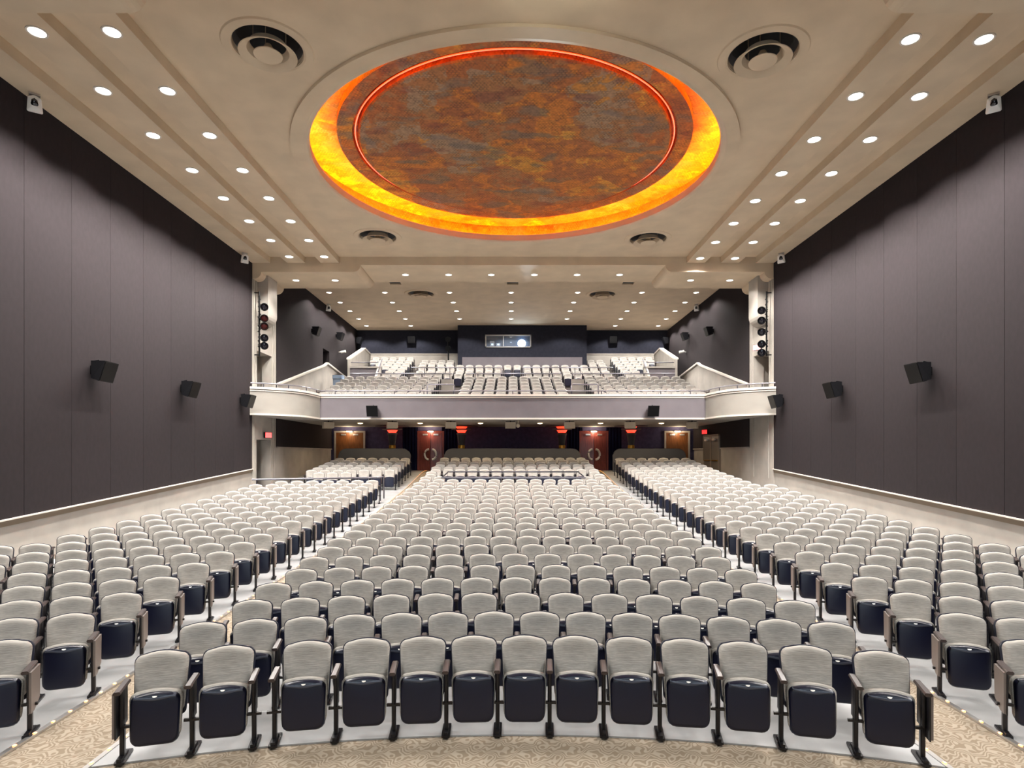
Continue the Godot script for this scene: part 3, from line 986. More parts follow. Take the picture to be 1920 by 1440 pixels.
func build_booth() -> void:
	var w := setting("wall_booth", "projection booth wall at the back of the balcony")
	var s := mb()
	var d := 40.4
	# wall round the port: port from x -1.75 to 1.2, y 9.98 to 10.7
	bx(s, Vector3(-3.6, 8.0, -42.0), Vector3(-1.75, 11.41, -d))
	bx(s, Vector3(1.2, 8.0, -42.0), Vector3(4.9, 11.41, -d))
	bx(s, Vector3(-1.75, 8.0, -42.0), Vector3(1.2, 9.98, -d))
	bx(s, Vector3(-1.75, 10.74, -42.0), Vector3(1.2, 11.41, -d))
	part("cloth", s, M.slate_cloth, w)
	s = mb()
	bx(s, Vector3(-3.3, 8.0, -d), Vector3(4.6, 9.3, -d + 0.04))
	part("dado", s, M.grey_plaster, w)
	var win := setting("window_1", "projection booth window")
	s = mb()
	for q in [[-1.79, -1.72, 9.94, 10.78], [1.17, 1.24, 9.94, 10.78], [-1.79, 1.24, 9.94, 10.01], [-1.79, 1.24, 10.71, 10.78], [-0.62, -0.57, 9.98, 10.74]]:
		bx(s, Vector3(q[0], q[2], -d - 0.03), Vector3(q[1], q[3], -d + 0.05))
	part("window_frame", s, M.aluminium, win)
	s = mb()
	bx(s, Vector3(-1.75, 9.98, -d - 0.02), Vector3(1.2, 10.74, -d - 0.01))
	part("pane", s, M.booth_glass, win)
	var p := thing("film_projector", "film projector with a blazing white lens in the booth window", "projector", Vector3(0.62, 10.25, -d - 0.55))
	s = mb()
	cbx(s, Vector3(0, -0.02, -0.3), Vector3(0.62, 0.5, 0.9), 0.05)
	part("body", s, M.black_plastic, p)
	s = mb()
	var t := Transform3D(Basis(Vector3.RIGHT, PI / 2), Vector3(0, 0, 0.15))
	lathe(s, [Vector2(0.0, 0.0), Vector2(0.25, 0.0), Vector2(0.265, 0.24), Vector2(0.25, 0.24), Vector2(0.25, 0.2)], 24, t)
	part("lens_barrel", s, M.black_metal, p)
	s = mb()
	lathe(s, [Vector2(0.25, 0.21), Vector2(0.15, 0.235), Vector2(0.0, 0.245)], 24, t, true)
	part("lens_light", s, M.projector_beam_glow, p)
	var l := SpotLight3D.new()
	l.name = "projector_light"
	l.light_energy = 8500.0
	l.light_color = Color(0.84, 0.93, 1.0)
	l.spot_angle = 6.5
	l.spot_angle_attenuation = 0.2
	l.spot_range = 80.0
	l.spot_attenuation = 2.0
	l.light_size = 0.1
	l.shadow_enabled = true
	p.add_child(l)
	l.position = Vector3(0, 0, 0.45)
	l.rotation = Vector3(deg_to_rad(-5.0), PI, 0)
	for q in [[-1.35, "tall lit cabinet"], [-0.95, "short lit cabinet"]]:
		var e := thing("equipment_rack", "%s seen through the booth window" % q[1], "rack", Vector3(q[0], 9.98, -d - 0.6))
		s = mb()
		cbx(s, Vector3(0, 0.24 if q[0] < -1 else 0.17, 0), Vector3(0.3, 0.48 if q[0] < -1 else 0.34, 0.3), 0.02)
		part("body", s, M.aluminium, e)
		s = mb()
		bx(s, Vector3(-0.05, 0.2, 0.15), Vector3(0.08, 0.3, 0.16))
		part("status_light", s, M.booth_lamp, e)
	# stage lights on stands before the booth wall
	for x in [-4.3, 4.4]:
		var e := thing("light_stand", "black pair of spotlights on a stand %s of the projection booth" % ("left" if x < 0 else "right"), "spotlight", Vector3(x, 8.88, -41.2))
		s = mb()
		tube(s, [Vector3(0, 0, 0), Vector3(0, 1.9, 0)], 0.05, 8)
		part("pole", s, M.black_metal, e)
		for y in [1.15, 1.75]:
			s = mb()
			lathe(s, [Vector2(0.0, -0.25), Vector2(0.15, -0.2), Vector2(0.19, 0.2), Vector2(0.0, 0.2)], 14, Transform3D(Basis(Vector3.RIGHT, PI / 2 + 0.25), Vector3(0, y, 0.1)))
			part("lamp_can", s, M.black_metal, e)

# ---------------------------------------------------------------- seats
var parts := {}

func make_seat_meshes() -> void:
	var recline := Transform3D(Basis(Vector3.RIGHT, deg_to_rad(-13.0)), Vector3(0, 0.40, -0.14))
	var out := seat_outline(0.215, 0.237, -0.05, 0.525, 0.026, 0.05, 0.075)
	var s := mb()
	pillow(s, out, [[0.99, -0.005], [1.0, 0.018], [0.988, 0.04], [0.95, 0.06], [0.88, 0.073], [0.78, 0.077], [0.64, 0.07], [0.45, 0.06], [0.2, 0.054]], recline)
	s.generate_normals()
	parts.backrest = s.commit()
	s = mb()
	pillow(s, seat_outline(0.226, 0.247, -0.09, 0.535, 0.026, 0.05, 0.08), [[0.92, -0.05], [1.0, -0.035], [1.0, 0.006], [0.97, 0.006]], recline)
	s.generate_normals()
	parts.back_shell = s.commit()
	# folded-up seat: cushion behind, moulded pan in front
	var fold := Transform3D(Basis(Vector3.RIGHT, deg_to_rad(-7.0)), Vector3(0, 0.36, 0.03))
	out = seat_outline(0.215, 0.226, -0.215, 0.268, 0.02, 0.085, 0.07)
	s = mb()
	pillow(s, out, [[0.7, -0.075], [0.95, -0.065], [1.0, -0.035], [1.0, 0.0], [0.97, 0.015]], fold)
	s.generate_normals()
	parts.cushion = s.commit()
	s = mb()
	pillow(s, seat_outline(0.204, 0.209, -0.235, 0.245, 0.018, 0.08, 0.06), [[1.02, 0.0], [1.0, 0.03], [0.965, 0.052], [0.92, 0.060], [0.87, 0.0625], [0.75, 0.064], [0.4, 0.066], [0.1, 0.066]], fold)
	s.generate_normals()
	parts.pan = s.commit()
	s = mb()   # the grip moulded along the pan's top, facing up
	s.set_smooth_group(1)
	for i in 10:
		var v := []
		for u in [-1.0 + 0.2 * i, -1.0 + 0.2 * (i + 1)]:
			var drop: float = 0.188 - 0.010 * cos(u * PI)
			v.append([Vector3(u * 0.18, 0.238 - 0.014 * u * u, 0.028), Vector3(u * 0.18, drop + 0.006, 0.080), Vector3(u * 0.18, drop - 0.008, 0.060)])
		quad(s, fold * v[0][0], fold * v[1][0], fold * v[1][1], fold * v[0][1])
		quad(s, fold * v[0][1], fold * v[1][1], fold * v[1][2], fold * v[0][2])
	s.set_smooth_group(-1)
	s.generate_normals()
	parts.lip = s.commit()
	s = mb()
	lathe(s, [Vector2(0.022, 0.0), Vector2(0.022, 0.004), Vector2(0.0, 0.005)], 12, fold * Transform3D(Basis(Vector3.RIGHT, deg_to_rad(35.0)), Vector3(0, 0.213, 0.058)))
	s.generate_normals()
	parts.plate = s.commit()
	# standard: post with foot plate, hinge box and bracket
	s = mb()
	cbx(s, Vector3(0, 0.33, 0.02), Vector3(0.042, 0.66, 0.058), 0.008, 1)
	cbx(s, Vector3(0, 0.012, -0.01), Vector3(0.085, 0.022, 0.30), 0.01, 1)
	bx(s, Vector3(-0.02, 0.02, -0.09), Vector3(0.02, 0.05, 0.13))
	cbx(s, Vector3(0, 0.50, 0.0), Vector3(0.034, 0.34, 0.17), 0.012, 1)
	bx(s, Vector3(-0.07, 0.30, 0.02), Vector3(0.07, 0.325, 0.05))
	s.generate_normals()
	parts.standard = s.commit()
	s = mb()
	cbx(s, Vector3(0, 0, 0), Vector3(0.064, 0.034, 0.31), 0.011, 2, Transform3D(Basis(Vector3.RIGHT, deg_to_rad(3.0)), Vector3(0, 0.682, 0.035)))
	s.generate_normals()
	parts.armrest = s.commit()
	s = mb()
	ext(s, [Vector3(-0.013, 0.665, -0.14), Vector3(-0.013, 0.665, 0.16), Vector3(-0.013, 0.255, 0.16), Vector3(-0.013, 0.255, 0.05), Vector3(-0.013, 0.33, -0.12)], Vector3(0.026, 0, 0))
	s.generate_normals()
	parts.end_panel = s.commit()
	s = mb()
	ext(s, [Vector3(-0.006, 0.67, -0.145), Vector3(-0.006, 0.67, 0.168), Vector3(-0.006, 0.245, 0.168), Vector3(-0.006, 0.245, 0.05), Vector3(-0.006, 0.325, -0.125)], Vector3(0.012, 0, 0))
	s.generate_normals()
	parts.panel_liner = s.commit()

func add_standard(chair: Node3D, x: float, panel := 0.0) -> void:
	var o := part("standard", parts.standard, M.seat_metal, chair)
	o.position.x = x
	o = part("armrest", parts.armrest, M.arm_wood, chair)
	o.position.x = x
	if panel != 0.0:
		o = part("end_panel", parts.end_panel, M.end_panel_paint, chair)
		o.position.x = x + panel * 0.034
		var liner := part("panel_liner", parts.panel_liner, M.seat_metal, o)
		liner.position.x = -panel * 0.015

func make_chair(seat: Dictionary) -> void:
	var t := thing("theatre_seat", seat.label, "theatre seat", seat.at, seat.yaw, seat.group)
	var b := part("backrest", parts.backrest, M.seat_fabric, t)
	part("back_shell", parts.back_shell, M.seat_shell, b)
	var c := part("seat", parts.cushion, M.seat_fabric, t)
	part("seat_pan", parts.pan, M.seat_pan, c)
	part("pan_lip", parts.lip, M.grip_highlight, c)
	part("number_plate", parts.plate, M.plate_white, c)
	for st in seat.stand: add_standard(t, st[0], st[1])

var seats := []

# one row of a block: list of angles along the arc
func seat_row(block: String, k: int, angles: Array, pitch: float, panels: Array, breaks := [], from_word := "") -> void:
	var r := ROW_FIRST + ROW_STEP * k
	var n := angles.size()
	for i in n:
		var a: float = angles[i]
		var x := r * sin(a)
		var d := -ROW_CENTRE + r * cos(a)
		var at := Vector3(x, floor_at(x, d) + (0.016 if absf(x) < 4.2 else 0.0), -d)
		var stand := [[-pitch / 2, -1.0 if i == 0 and panels[0] else 0.0]]
		if i == n - 1 or breaks.has(i): stand.append([pitch / 2, 1.0 if i == n - 1 and panels[1] else 0.0])
		var s := {"at": at, "yaw": -a, "stand": stand, "block": block, "k": k, "i": i, "n": n}
		var f := 1150.0 / d
		s.px = 959.0 + (x - EYE.x) * f
		s.far = d
		seats.append(s)

func lay_out_stalls() -> void:
	# front row: positions read one by one, with a double arm after the second seat
	var front := [-3.43, -2.86, -2.13, -1.55, -0.98, -0.45, 0.075, 0.61, 1.16, 1.72, 2.28, 2.86, 3.5]
	var angles := []
	for x in front: angles.append(asin(x / ROW_FIRST))
	seat_row("centre", 0, angles, 0.555, [true, true], [1])
	for k in range(1, 30):
		var r := ROW_FIRST + ROW_STEP * k
		var n := 13 if k in [2, 3, 4, 5] else 14
		var half := 3.43 + 0.004 * k if n == 13 else 3.5 + 0.003 * k
		var mid := 0.085 if k % 2 == 0 else 0.005
		var a0 := asin((-half + mid) / r)
		var a1 := asin((half + mid) / r)
		angles = []
		for i in n: angles.append(lerpf(a0, a1, float(i) / (n - 1)))
		var pitch := r * (a1 - a0) / (n - 1)
		if k >= 21 and k <= 23:
			var e := 2 if k == 21 else 1
			seat_row("centre", k, angles.slice(0, e), pitch, [true, false])
			seat_row("centre", k, angles.slice(n - e, n), pitch, [false, true])
		else:
			seat_row("centre", k, angles, pitch, [true, true])
	for side in [-1.0, 1.0]:
		for k in range(1, 30):
			var r := ROW_FIRST + ROW_STEP * k
			var n := 8 if k < 20 else 7
			if k in [2, 5, 8, 11, 14, 17]: n = 9 if k < 9 else 8
			var inner := asin((5.195 + 0.014 * k) / r)
			var step := 0.556 / r
			angles = []
			if side < 0 and k >= 21 and k <= 23:
				if k < 23: continue
				for i in range(3, 6): angles.append(inner + step * i)
			else:
				for i in n: angles.append(inner + step * i)
			# stop before the wall
			var keep := []
			for a in angles:
				if r * sin(a) < 10.25: keep.append(side * a)
			if side < 0: keep.reverse()
			var aisle := [false, true] if side < 0 else [true, false]
			seat_row("left" if side < 0 else "right", k, keep, 0.556, aisle)

func lay_out_balcony() -> Array:
	var out := []
	var add := func(x0: float, x1: float, n: int, d: float, y: float) -> void:
		for i in n:
			var x := lerpf(x0, x1, float(i) / maxi(n - 1, 1))
			out.append(Transform3D(Basis(Vector3.UP, -x * 0.012), Vector3(x, y, -d)))
	for k in 6:
		var d := 28.98 + 0.9 * k
		var y := 4.95 + 0.265 * k
		add.call(-8.95, -4.2, 9, d, y)
		add.call(-2.35, 2.4, 9, d, y)
		add.call(4.2, 8.95, 9, d, y)
	for k in 6:
		var d := 36.15 + 0.9 * k
		var y := 6.78 + 0.3 * k
		if k < 3:
			add.call(-5.6, -0.85, 9, d, y)
			add.call(0.9, 5.65, 9, d, y)
		elif k == 3:
			add.call(-5.75, 5.75, 20, d, y)
		else:
			add.call(-5.8, -4.1, 4, d, y)
			add.call(5.2, 5.8, 2, d, y)
	for k in 7:
		var d := 36.15 + 0.9 * k
		var y := 6.78 + 0.3 * k
		var n: int = [2, 2, 2, 3, 4, 5, 5][k]
		add.call(-6.9 - 0.58 * (n - 1), -6.9, n, d if k < 6 else 41.4, y)
		add.call(6.9, 6.9 + 0.58 * (n - 1), n, d if k < 6 else 41.4, y)
	return out

func build_seats() -> void:
	make_seat_meshes()
	lay_out_stalls()
	var near := []
	var rest := []
	for s in seats:
		if s.px > -45.0 and s.px < 1965.0: near.append(s)
	near.sort_custom(func(a, b): return a.far < b.far)
	var most := 312
	for i in near.size():
		var s: Dictionary = near[i]
		if i >= most:
			rest.append(Transform3D(Basis(Vector3.UP, s.yaw), s.at))
			continue
		var row: String = "front row" if s.k == 0 else ordinal(s.k) + " row"
		if s.block == "centre":
			s.label = "grey-beige folding theatre seat, %s from left in the %s of the middle block" % [ordinal(s.i), row]
			s.group = "seats in the middle block"
		else:
			var from: int = s.n - 1 - s.i if s.block == "left" else s.i
			s.label = "grey-beige folding theatre seat, %s from aisle in the %s of the %s block" % [ordinal(from), row, s.block]
			s.group = "seats in the %s block" % s.block
		make_chair(s)
	rest.append_array(lay_out_balcony())
	# the remaining seats, too far off to tell their parts
	var arr := ArrayMesh.new()
	var combine := func(list: Array, m: Material) -> void:
		var st := SurfaceTool.new()
		for e in list: st.append_from(parts[e[0]], 0, Transform3D(Basis(), Vector3(e[1], 0, 0)))
		st.set_material(m)
		st.commit(arr)
	combine.call([["backrest", 0.0], ["cushion", 0.0]], M.seat_fabric)
	combine.call([["back_shell", 0.0]], M.seat_shell)
	combine.call([["pan", 0.0]], M.seat_pan)
	combine.call([["standard", -0.275], ["standard", 0.275]], M.seat_metal)
	combine.call([["armrest", -0.275], ["armrest", 0.275]], M.arm_wood)
	var mm := MultiMesh.new()
	mm.transform_format = MultiMesh.TRANSFORM_3D
	mm.mesh = arr
	mm.instance_count = rest.size()
	for i in rest.size(): mm.set_instance_transform(i, rest[i])
	var o := MultiMeshInstance3D.new()
	o.name = "far_theatre_seats"
	o.multimesh = mm
	add_child(o)
	tag(o, "rows of grey-beige theatre seats at the back and on the balcony", "theatre seats")
	o.set_meta("kind", "stuff")
	print("seats near %d, rest %d" % [mini(most, near.size()), rest.size()])

# ---------------------------------------------------------------- the rear of the stalls
func build_rear() -> void:
	# curved-corner partitions behind the last rows
	for p in [[-9.55, -5.6, "left"], [-3.75, 3.72, "middle"], [5.5, 9.5, "right"]]:
		var t := thing("partition", "grey rounded low partition behind the %s block of seats" % p[2], "partition", Vector3((p[0] + p[1]) / 2.0, 1.8, -33.6))
		var w: float = (p[1] - p[0]) / 2.0
		var pts := [Vector3(-w, -0.1, 0), Vector3(w, -0.1, 0)]
		for i in 7:
			var a := PI / 2 * i / 6.0
			pts.append(Vector3(w - 0.45 + 0.45 * cos(a), 0.94 + 0.45 * sin(a), 0))
		for i in 7:
			var a := PI / 2 + PI / 2 * i / 6.0
			pts.append(Vector3(-w + 0.45 + 0.45 * cos(a), 0.94 + 0.45 * sin(a), 0))
		var s := mb()
		ext(s, pts, Vector3(0, 0, -0.12))
		part("panel", s, M.partition_grey, t)
		s = mb()
		var line := []
		for i in range(2, pts.size()): line.append(pts[i] + Vector3(0, 0.01, -0.06))
		tube(s, line, 0.035, 6)
		part("edge_trim", s, M.partition_grey, t)
	# columns with red-lit capitals
	var xs := [-6.78, -2.88, 2.79, 6.69]
	for i in 4:
		var t := thing("column", "grey tapered column with glowing red capital, %s from the left" % ordinal(i), "column", Vector3(xs[i], 1.95, -34.6), 0.0, "columns under the balcony")
		var s := mb()
		lathe(s, [Vector2(0.17, 0.0), Vector2(0.17, 1.2), Vector2(0.165, 1.5), Vector2(0.25, 2.08)], 24, Transform3D(), false)
		part("shaft", s, M.partition_grey, t)
		s = mb()
		lathe(s, [Vector2(0.16, 1.28), Vector2(0.19, 1.31), Vector2(0.19, 1.45), Vector2(0.16, 1.48)], 24)
		part("gilt_ring", s, M.brass, t)
		s = mb()
		lathe(s, [Vector2(0.25, 2.06), Vector2(0.28, 2.08), Vector2(0.27, 2.16), Vector2(0.2, 2.17)], 24)
		part("neck", s, M.grey_plaster, t)
		s = mb()
		lathe(s, [Vector2(0.2, 2.17), Vector2(0.3, 2.32)], 24)
		part("capital_light", s, M.capital_glow, t)
		s = mb()
		lathe(s, [Vector2(0.3, 2.32), Vector2(0.56, 2.35), Vector2(0.56, 2.39), Vector2(0.24, 2.4)], 24)
		part("capital_plate", s, M.grey_plaster, t)
		s = mb()
		lathe(s, [Vector2(0.24, 2.4), Vector2(0.34, 2.52)], 24)
		part("upper_capital_light", s, M.capital_glow, t)
		s = mb()
		lathe(s, [Vector2(0.34, 2.51), Vector2(0.95, 2.52), Vector2(0.95, 2.57), Vector2(0.3, 2.57)], 32)
		part("ceiling_plate", s, M.grey_plaster, t)
		for z in [0.45, -0.45]:
			var l := OmniLight3D.new()
			l.name = "capital_lamp_light"
			l.light_color = Color(1.0, 0.2, 0.08)
			l.light_energy = 0.05
			l.omni_range = 20.0
			l.omni_attenuation = 2.0
			l.light_size = 0.08
			l.shadow_enabled = true
			t.add_child(l, true)
			l.position = Vector3(0, 2.47, z)
	# doors in the back wall
	double_door(4, "maroon double door with round brass pulls, left of the middle block", -4.8, 1.36, M.door_wood, true)
	double_door(5, "maroon double door with round brass pulls, right of the middle block", 4.77, 1.5, M.door_wood, true)
	double_door(6, "brown wooden double door in the left rear corner", -9.55, 1.62, M.oak_door, false)
	double_door(7, "brown wooden double door at the right rear", 9.66, 1.3, M.oak_door, false)
	# curtain strips beside the maroon doors
	for x in [-6.0, -3.7, 3.65, 5.95]:
		var t := thing("curtain", "dark navy curtain %s the maroon door %s of centre" % ["outside" if absf(x) > 5 else "inside", "left" if x < 0 else "right"], "curtain", Vector3(x, 1.95, -36.0), 0.0, "curtains by the doors")
		var s := mb()
		s.set_smooth_group(1)
		for i in 24:
			var u0 := -0.45 + 0.9 * i / 24.0
			var u1 := -0.45 + 0.9 * (i + 1) / 24.0
			var z0 := 0.05 * sin(i * 1.3)
			var z1 := 0.05 * sin((i + 1) * 1.3)
			quad(s, Vector3(u0, 0, z0), Vector3(u0, 2.54, z0), Vector3(u1, 2.54, z1), Vector3(u1, 0, z1))
		part("cloth", s, M.navy_curtain, t)
	# exit doors in the right side wall
	var dr := setting("door_8", "pair of grey exit doors with brass bars in the right side wall")
	for i in 2:
		var s := mb()
		bx(s, Vector3(10.56, 1.55, -32.6 - 1.25 * i), Vector3(10.62, 3.85, -31.5 - 1.25 * i))
		part("door_leaf", s, M.door_grey, dr)
		s = mb()
		bx(s, Vector3(10.5, 2.55, -32.5 - 1.25 * i), Vector3(10.56, 2.61, -31.6 - 1.25 * i))
		part("push_bar", s, M.brass, dr)
		s = mb()
		bx(s, Vector3(10.48, 3.62, -32.3 - 1.25 * i), Vector3(10.56, 3.72, -31.9 - 1.25 * i))
		part("door_closer", s, M.aluminium, dr)
	var s2 := mb()
	bx(s2, Vector3(10.54, 1.5, -31.5), Vector3(10.66, 3.95, -31.4))
	bx(s2, Vector3(10.54, 1.5, -32.75), Vector3(10.66, 3.95, -32.6))
	bx(s2, Vector3(10.54, 1.5, -33.95), Vector3(10.66, 3.95, -33.85))
	bx(s2, Vector3(10.54, 3.85, -33.95), Vector3(10.66, 3.95, -31.4))
	part("door_frame", s2, M.taupe_paint, dr)
	# exit signs
	exit_sign(Vector3(-10.5, 3.72, -26.35), "red exit sign above the left bay doorway", PI / 2 - 0.3)
	exit_sign(Vector3(10.42, 4.12, -33.3), "red exit sign above the right side doors", -PI / 2 + 0.4)
	exit_sign(Vector3(10.5, 7.5, -26.4), "red exit sign behind the right bar of stage lights", -PI / 2 + 0.5)
	# cream loudspeakers under the balcony
	var cx := [-8.88, -5.8, -2.98, -0.11, 2.74, 5.66, 8.64]
	for i in 7:
		var t := thing("ceiling_speaker", "cream box loudspeaker under the balcony, %s from the left" % ordinal(i), "loudspeaker", Vector3(cx[i], 4.51, -29.5), -cx[i] * 0.07, "cream loudspeakers under the balcony")
		var s := mb()
		ext(s, [Vector3(-0.25, -0.37, -0.13), Vector3(-0.25, -0.34, 0.15), Vector3(-0.25, -0.07, 0.18), Vector3(-0.25, -0.06, -0.1)], Vector3(0.5, 0, 0))
		part("cabinet", s, M.speaker_cream, t)
		s = mb()
		bx(s, Vector3(-0.22, -0.05, 0.02), Vector3(0.22, -0.03, 0.06))
		bx(s, Vector3(-0.02, -0.07, 0.02), Vector3(0.02, 0.0, 0.06))
		part("bracket", s, M.black_metal, t)
	# rails among the stalls
	var t := thing("guard_rail", "dark guard rail before the rear seats of the middle block", "handrail")
	var s := mb()
	tube(s, [Vector3(-2.86, 1.2, -26.9), Vector3(-2.86, 2.13, -26.9), Vector3(2.9, 2.13, -26.9), Vector3(2.9, 1.2, -26.9)], 0.03)
	part("rail", s, M.dark_rail, t)
	s = mb()
	tube(s, [Vector3(-2.86, 2.1, -26.9), Vector3(-2.95, 1.92, -25.35), Vector3(-2.95, 1.05, -25.35)], 0.028)
	tube(s, [Vector3(2.9, 2.1, -26.9), Vector3(3.0, 1.92, -25.35), Vector3(3.0, 1.05, -25.35)], 0.028)
	part("side_rail", s, M.dark_rail, t)
	s = mb()
	cbx(s, Vector3(0.02, 1.93, -25.35), Vector3(5.95, 0.07, 0.22), 0.015, 0)
	part("ledge", s, M.rail_steel, t)
	t = thing("guard_rail", "steel guard rail behind the left block of seats", "handrail")
	s = mb()
	tube(s, [Vector3(-9.75, 1.95, -22.9), Vector3(-7.5, 1.95, -23.9), Vector3(-5.3, 1.97, -24.55), Vector3(-5.25, 2.0, -24.9), Vector3(-5.25, 1.1, -24.95)], 0.035)
	part("rail", s, M.rail_steel, t)
	for p in [[-9.6, -22.97], [-8.5, -23.45], [-7.4, -23.92], [-6.3, -24.25], [-5.3, -24.55]]:
		s = mb()
		tube(s, [Vector3(p[0], floor_at(p[0], -p[1]), p[1]), Vector3(p[0], 1.95, p[1])], 0.022, 6)
		part("post", s, M.dark_rail, t)
	t = thing("ceiling_camera", "small camera hung under the middle of the balcony", "camera", Vector3(0.25, 4.51, -29.2))
	s = mb()
	tube(s, [Vector3(0, 0, 0), Vector3(0, -0.16, 0)], 0.03, 8)
	part("stem", s, M.speaker_cream, t)
	s = mb()
	lathe(s, [Vector2(0.0, -0.12), Vector2(0.08, -0.1), Vector2(0.09, 0.14), Vector2(0.0, 0.15)], 14, Transform3D(Basis(Vector3.RIGHT, PI / 2 + 0.3), Vector3(0, -0.22, 0)))
	part("housing", s, M.speaker_cream, t)

func exit_sign(at: Vector3, label: String, turn: float) -> void:
	var t := thing("exit_sign", label, "exit sign", at, turn, "exit signs")
	var s := mb()
	cbx(s, Vector3(0, 0, -0.04), Vector3(0.42, 0.25, 0.08), 0.015)
	part("box", s, M.black_plastic, t)
	s = mb()
	bx(s, Vector3(-0.19, -0.11, 0.0), Vector3(0.19, 0.11, 0.012))
	part("face_light", s, M.exit_red, t)

func double_door(n: int, label: String, x: float, w: float, m: Material, pulls: bool) -> void:
	var d := setting("door_%d" % n, label)
	var y0 := 1.95
	var y1 := 4.18
	var z := -36.05
	for side in [-1.0, 1.0]:
		var s := mb()
		var turn := Transform3D(Basis(Vector3.UP, side * 0.10 if pulls else 0.0), Vector3(x + side * w / 2, 0, z))
		bx(s, Vector3(-w / 2 + 0.005 if side > 0 else 0.0, y0, 0.0), Vector3(0.0 if side > 0 else w / 2 - 0.005, y1, 0.05), turn)
		var leaf := part("door_leaf", s, m, d)
		s = mb()
		bx(s, Vector3(-0.14, y1 - 0.16, 0.06) + Vector3(-side * w * 0.28, 0, 0), Vector3(0.14, y1 - 0.07, 0.12) + Vector3(-side * w * 0.28, 0, 0), turn)
		part("door_closer", s, M.aluminium, leaf)
		if pulls:
			s = mb()
			var pts := []
			for i in 13:
				var a := PI / 2 + PI * i / 12.0
				pts.append(turn * Vector3(-side * (w / 2 - 0.08) - side * cos(a) * 0.24, y0 + 0.95 + sin(a) * 0.3, 0.12))
			tube(s, pts, 0.062, 8)
			part("pull_handle", s, M.plate_white, leaf)
	var f := mb()
	bx(f, Vector3(x - w / 2 - 0.1, y0, z), Vector3(x - w / 2, y1 + 0.1, z + 0.1))
	bx(f, Vector3(x + w / 2, y0, z), Vector3(x + w / 2 + 0.1, y1 + 0.1, z + 0.1))
	bx(f, Vector3(x - w / 2, y1, z), Vector3(x + w / 2, y1 + 0.1, z + 0.1))
	part("door_frame", f, M.door_wood if pulls else M.cream_plaster, d)
	f = mb()
	bx(f, Vector3(x - 0.2, y1 + 0.02, z + 0.1), Vector3(x + 0.2, y1 + 0.1, z + 0.16))
	part("lamp_box", f, M.black_plastic, d)
	f = mb()
	bx(f, Vector3(x - 0.17, y1 + 0.035, z + 0.16), Vector3(x + 0.17, y1 + 0.085, z + 0.175))
	part("door_lamp", f, M.lamp_warm, d)
	var l := OmniLight3D.new()
	l.name = "door_lamp_light"
	l.light_color = Color(1.0, 0.9, 0.76)
	l.light_energy = 0.55
	l.omni_range = 20.0
	l.omni_attenuation = 2.0
	l.light_size = 0.12
	l.shadow_enabled = true
	d.add_child(l)
	l.position = Vector3(x, y1 + 0.02, z + 0.4)

# ---------------------------------------------------------------- loudspeakers and fittings on the walls
func wall_speaker(at: Vector3, label: String, turn: float, size := 1.0, group := "black wall loudspeakers") -> void:
	# local: wall behind at z = 0, front towards +z, tipped down
	var t := thing("wall_speaker", label, "loudspeaker", at, turn, group)
	var s := mb()
	var v := [Vector3(-0.17, -0.19, 0.1), Vector3(0.17, -0.19, 0.1), Vector3(0.17, 0.25, 0.1), Vector3(-0.17, 0.25, 0.1), Vector3(-0.27, -0.27, 0.36), Vector3(0.27, -0.27, 0.36), Vector3(0.27, 0.23, 0.52), Vector3(-0.27, 0.23, 0.52)]
	for i in 8: v[i] *= size
	for q in [[0, 3, 2, 1], [4, 5, 6, 7], [0, 4, 7, 3], [1, 2, 6, 5], [3, 7, 6, 2], [0, 1, 5, 4]]: quad(s, v[q[0]], v[q[1]], v[q[2]], v[q[3]])
	part("cabinet", s, M.black_plastic, t)
	s = mb()
	var n := Vector3(0, -0.3, 0.95).normalized() * 0.015
	var g := []
	for i in [4, 5, 6, 7]:
		var mid := Vector3(0, -0.02, 0.44) * size
		g.append(mid + (v[i] - mid) * 0.93 + n)
	quad(s, g[0], g[1], g[2], g[3])
	for i in 4: quad(s, g[i], g[(i + 1) % 4], g[(i + 1) % 4] - n, g[i] - n)
	part("grille", s, M.black_metal, t)
	s = mb()
	bx(s, Vector3(-0.06, -0.08, 0.0) * size, Vector3(0.06, 0.14, 0.1) * size)
	tube(s, [Vector3(0, 0.25, 0.02) * size, Vector3(0, 0.28, 0.2) * size], 0.02 * size, 6)
	part("bracket", s, M.black_metal, t)

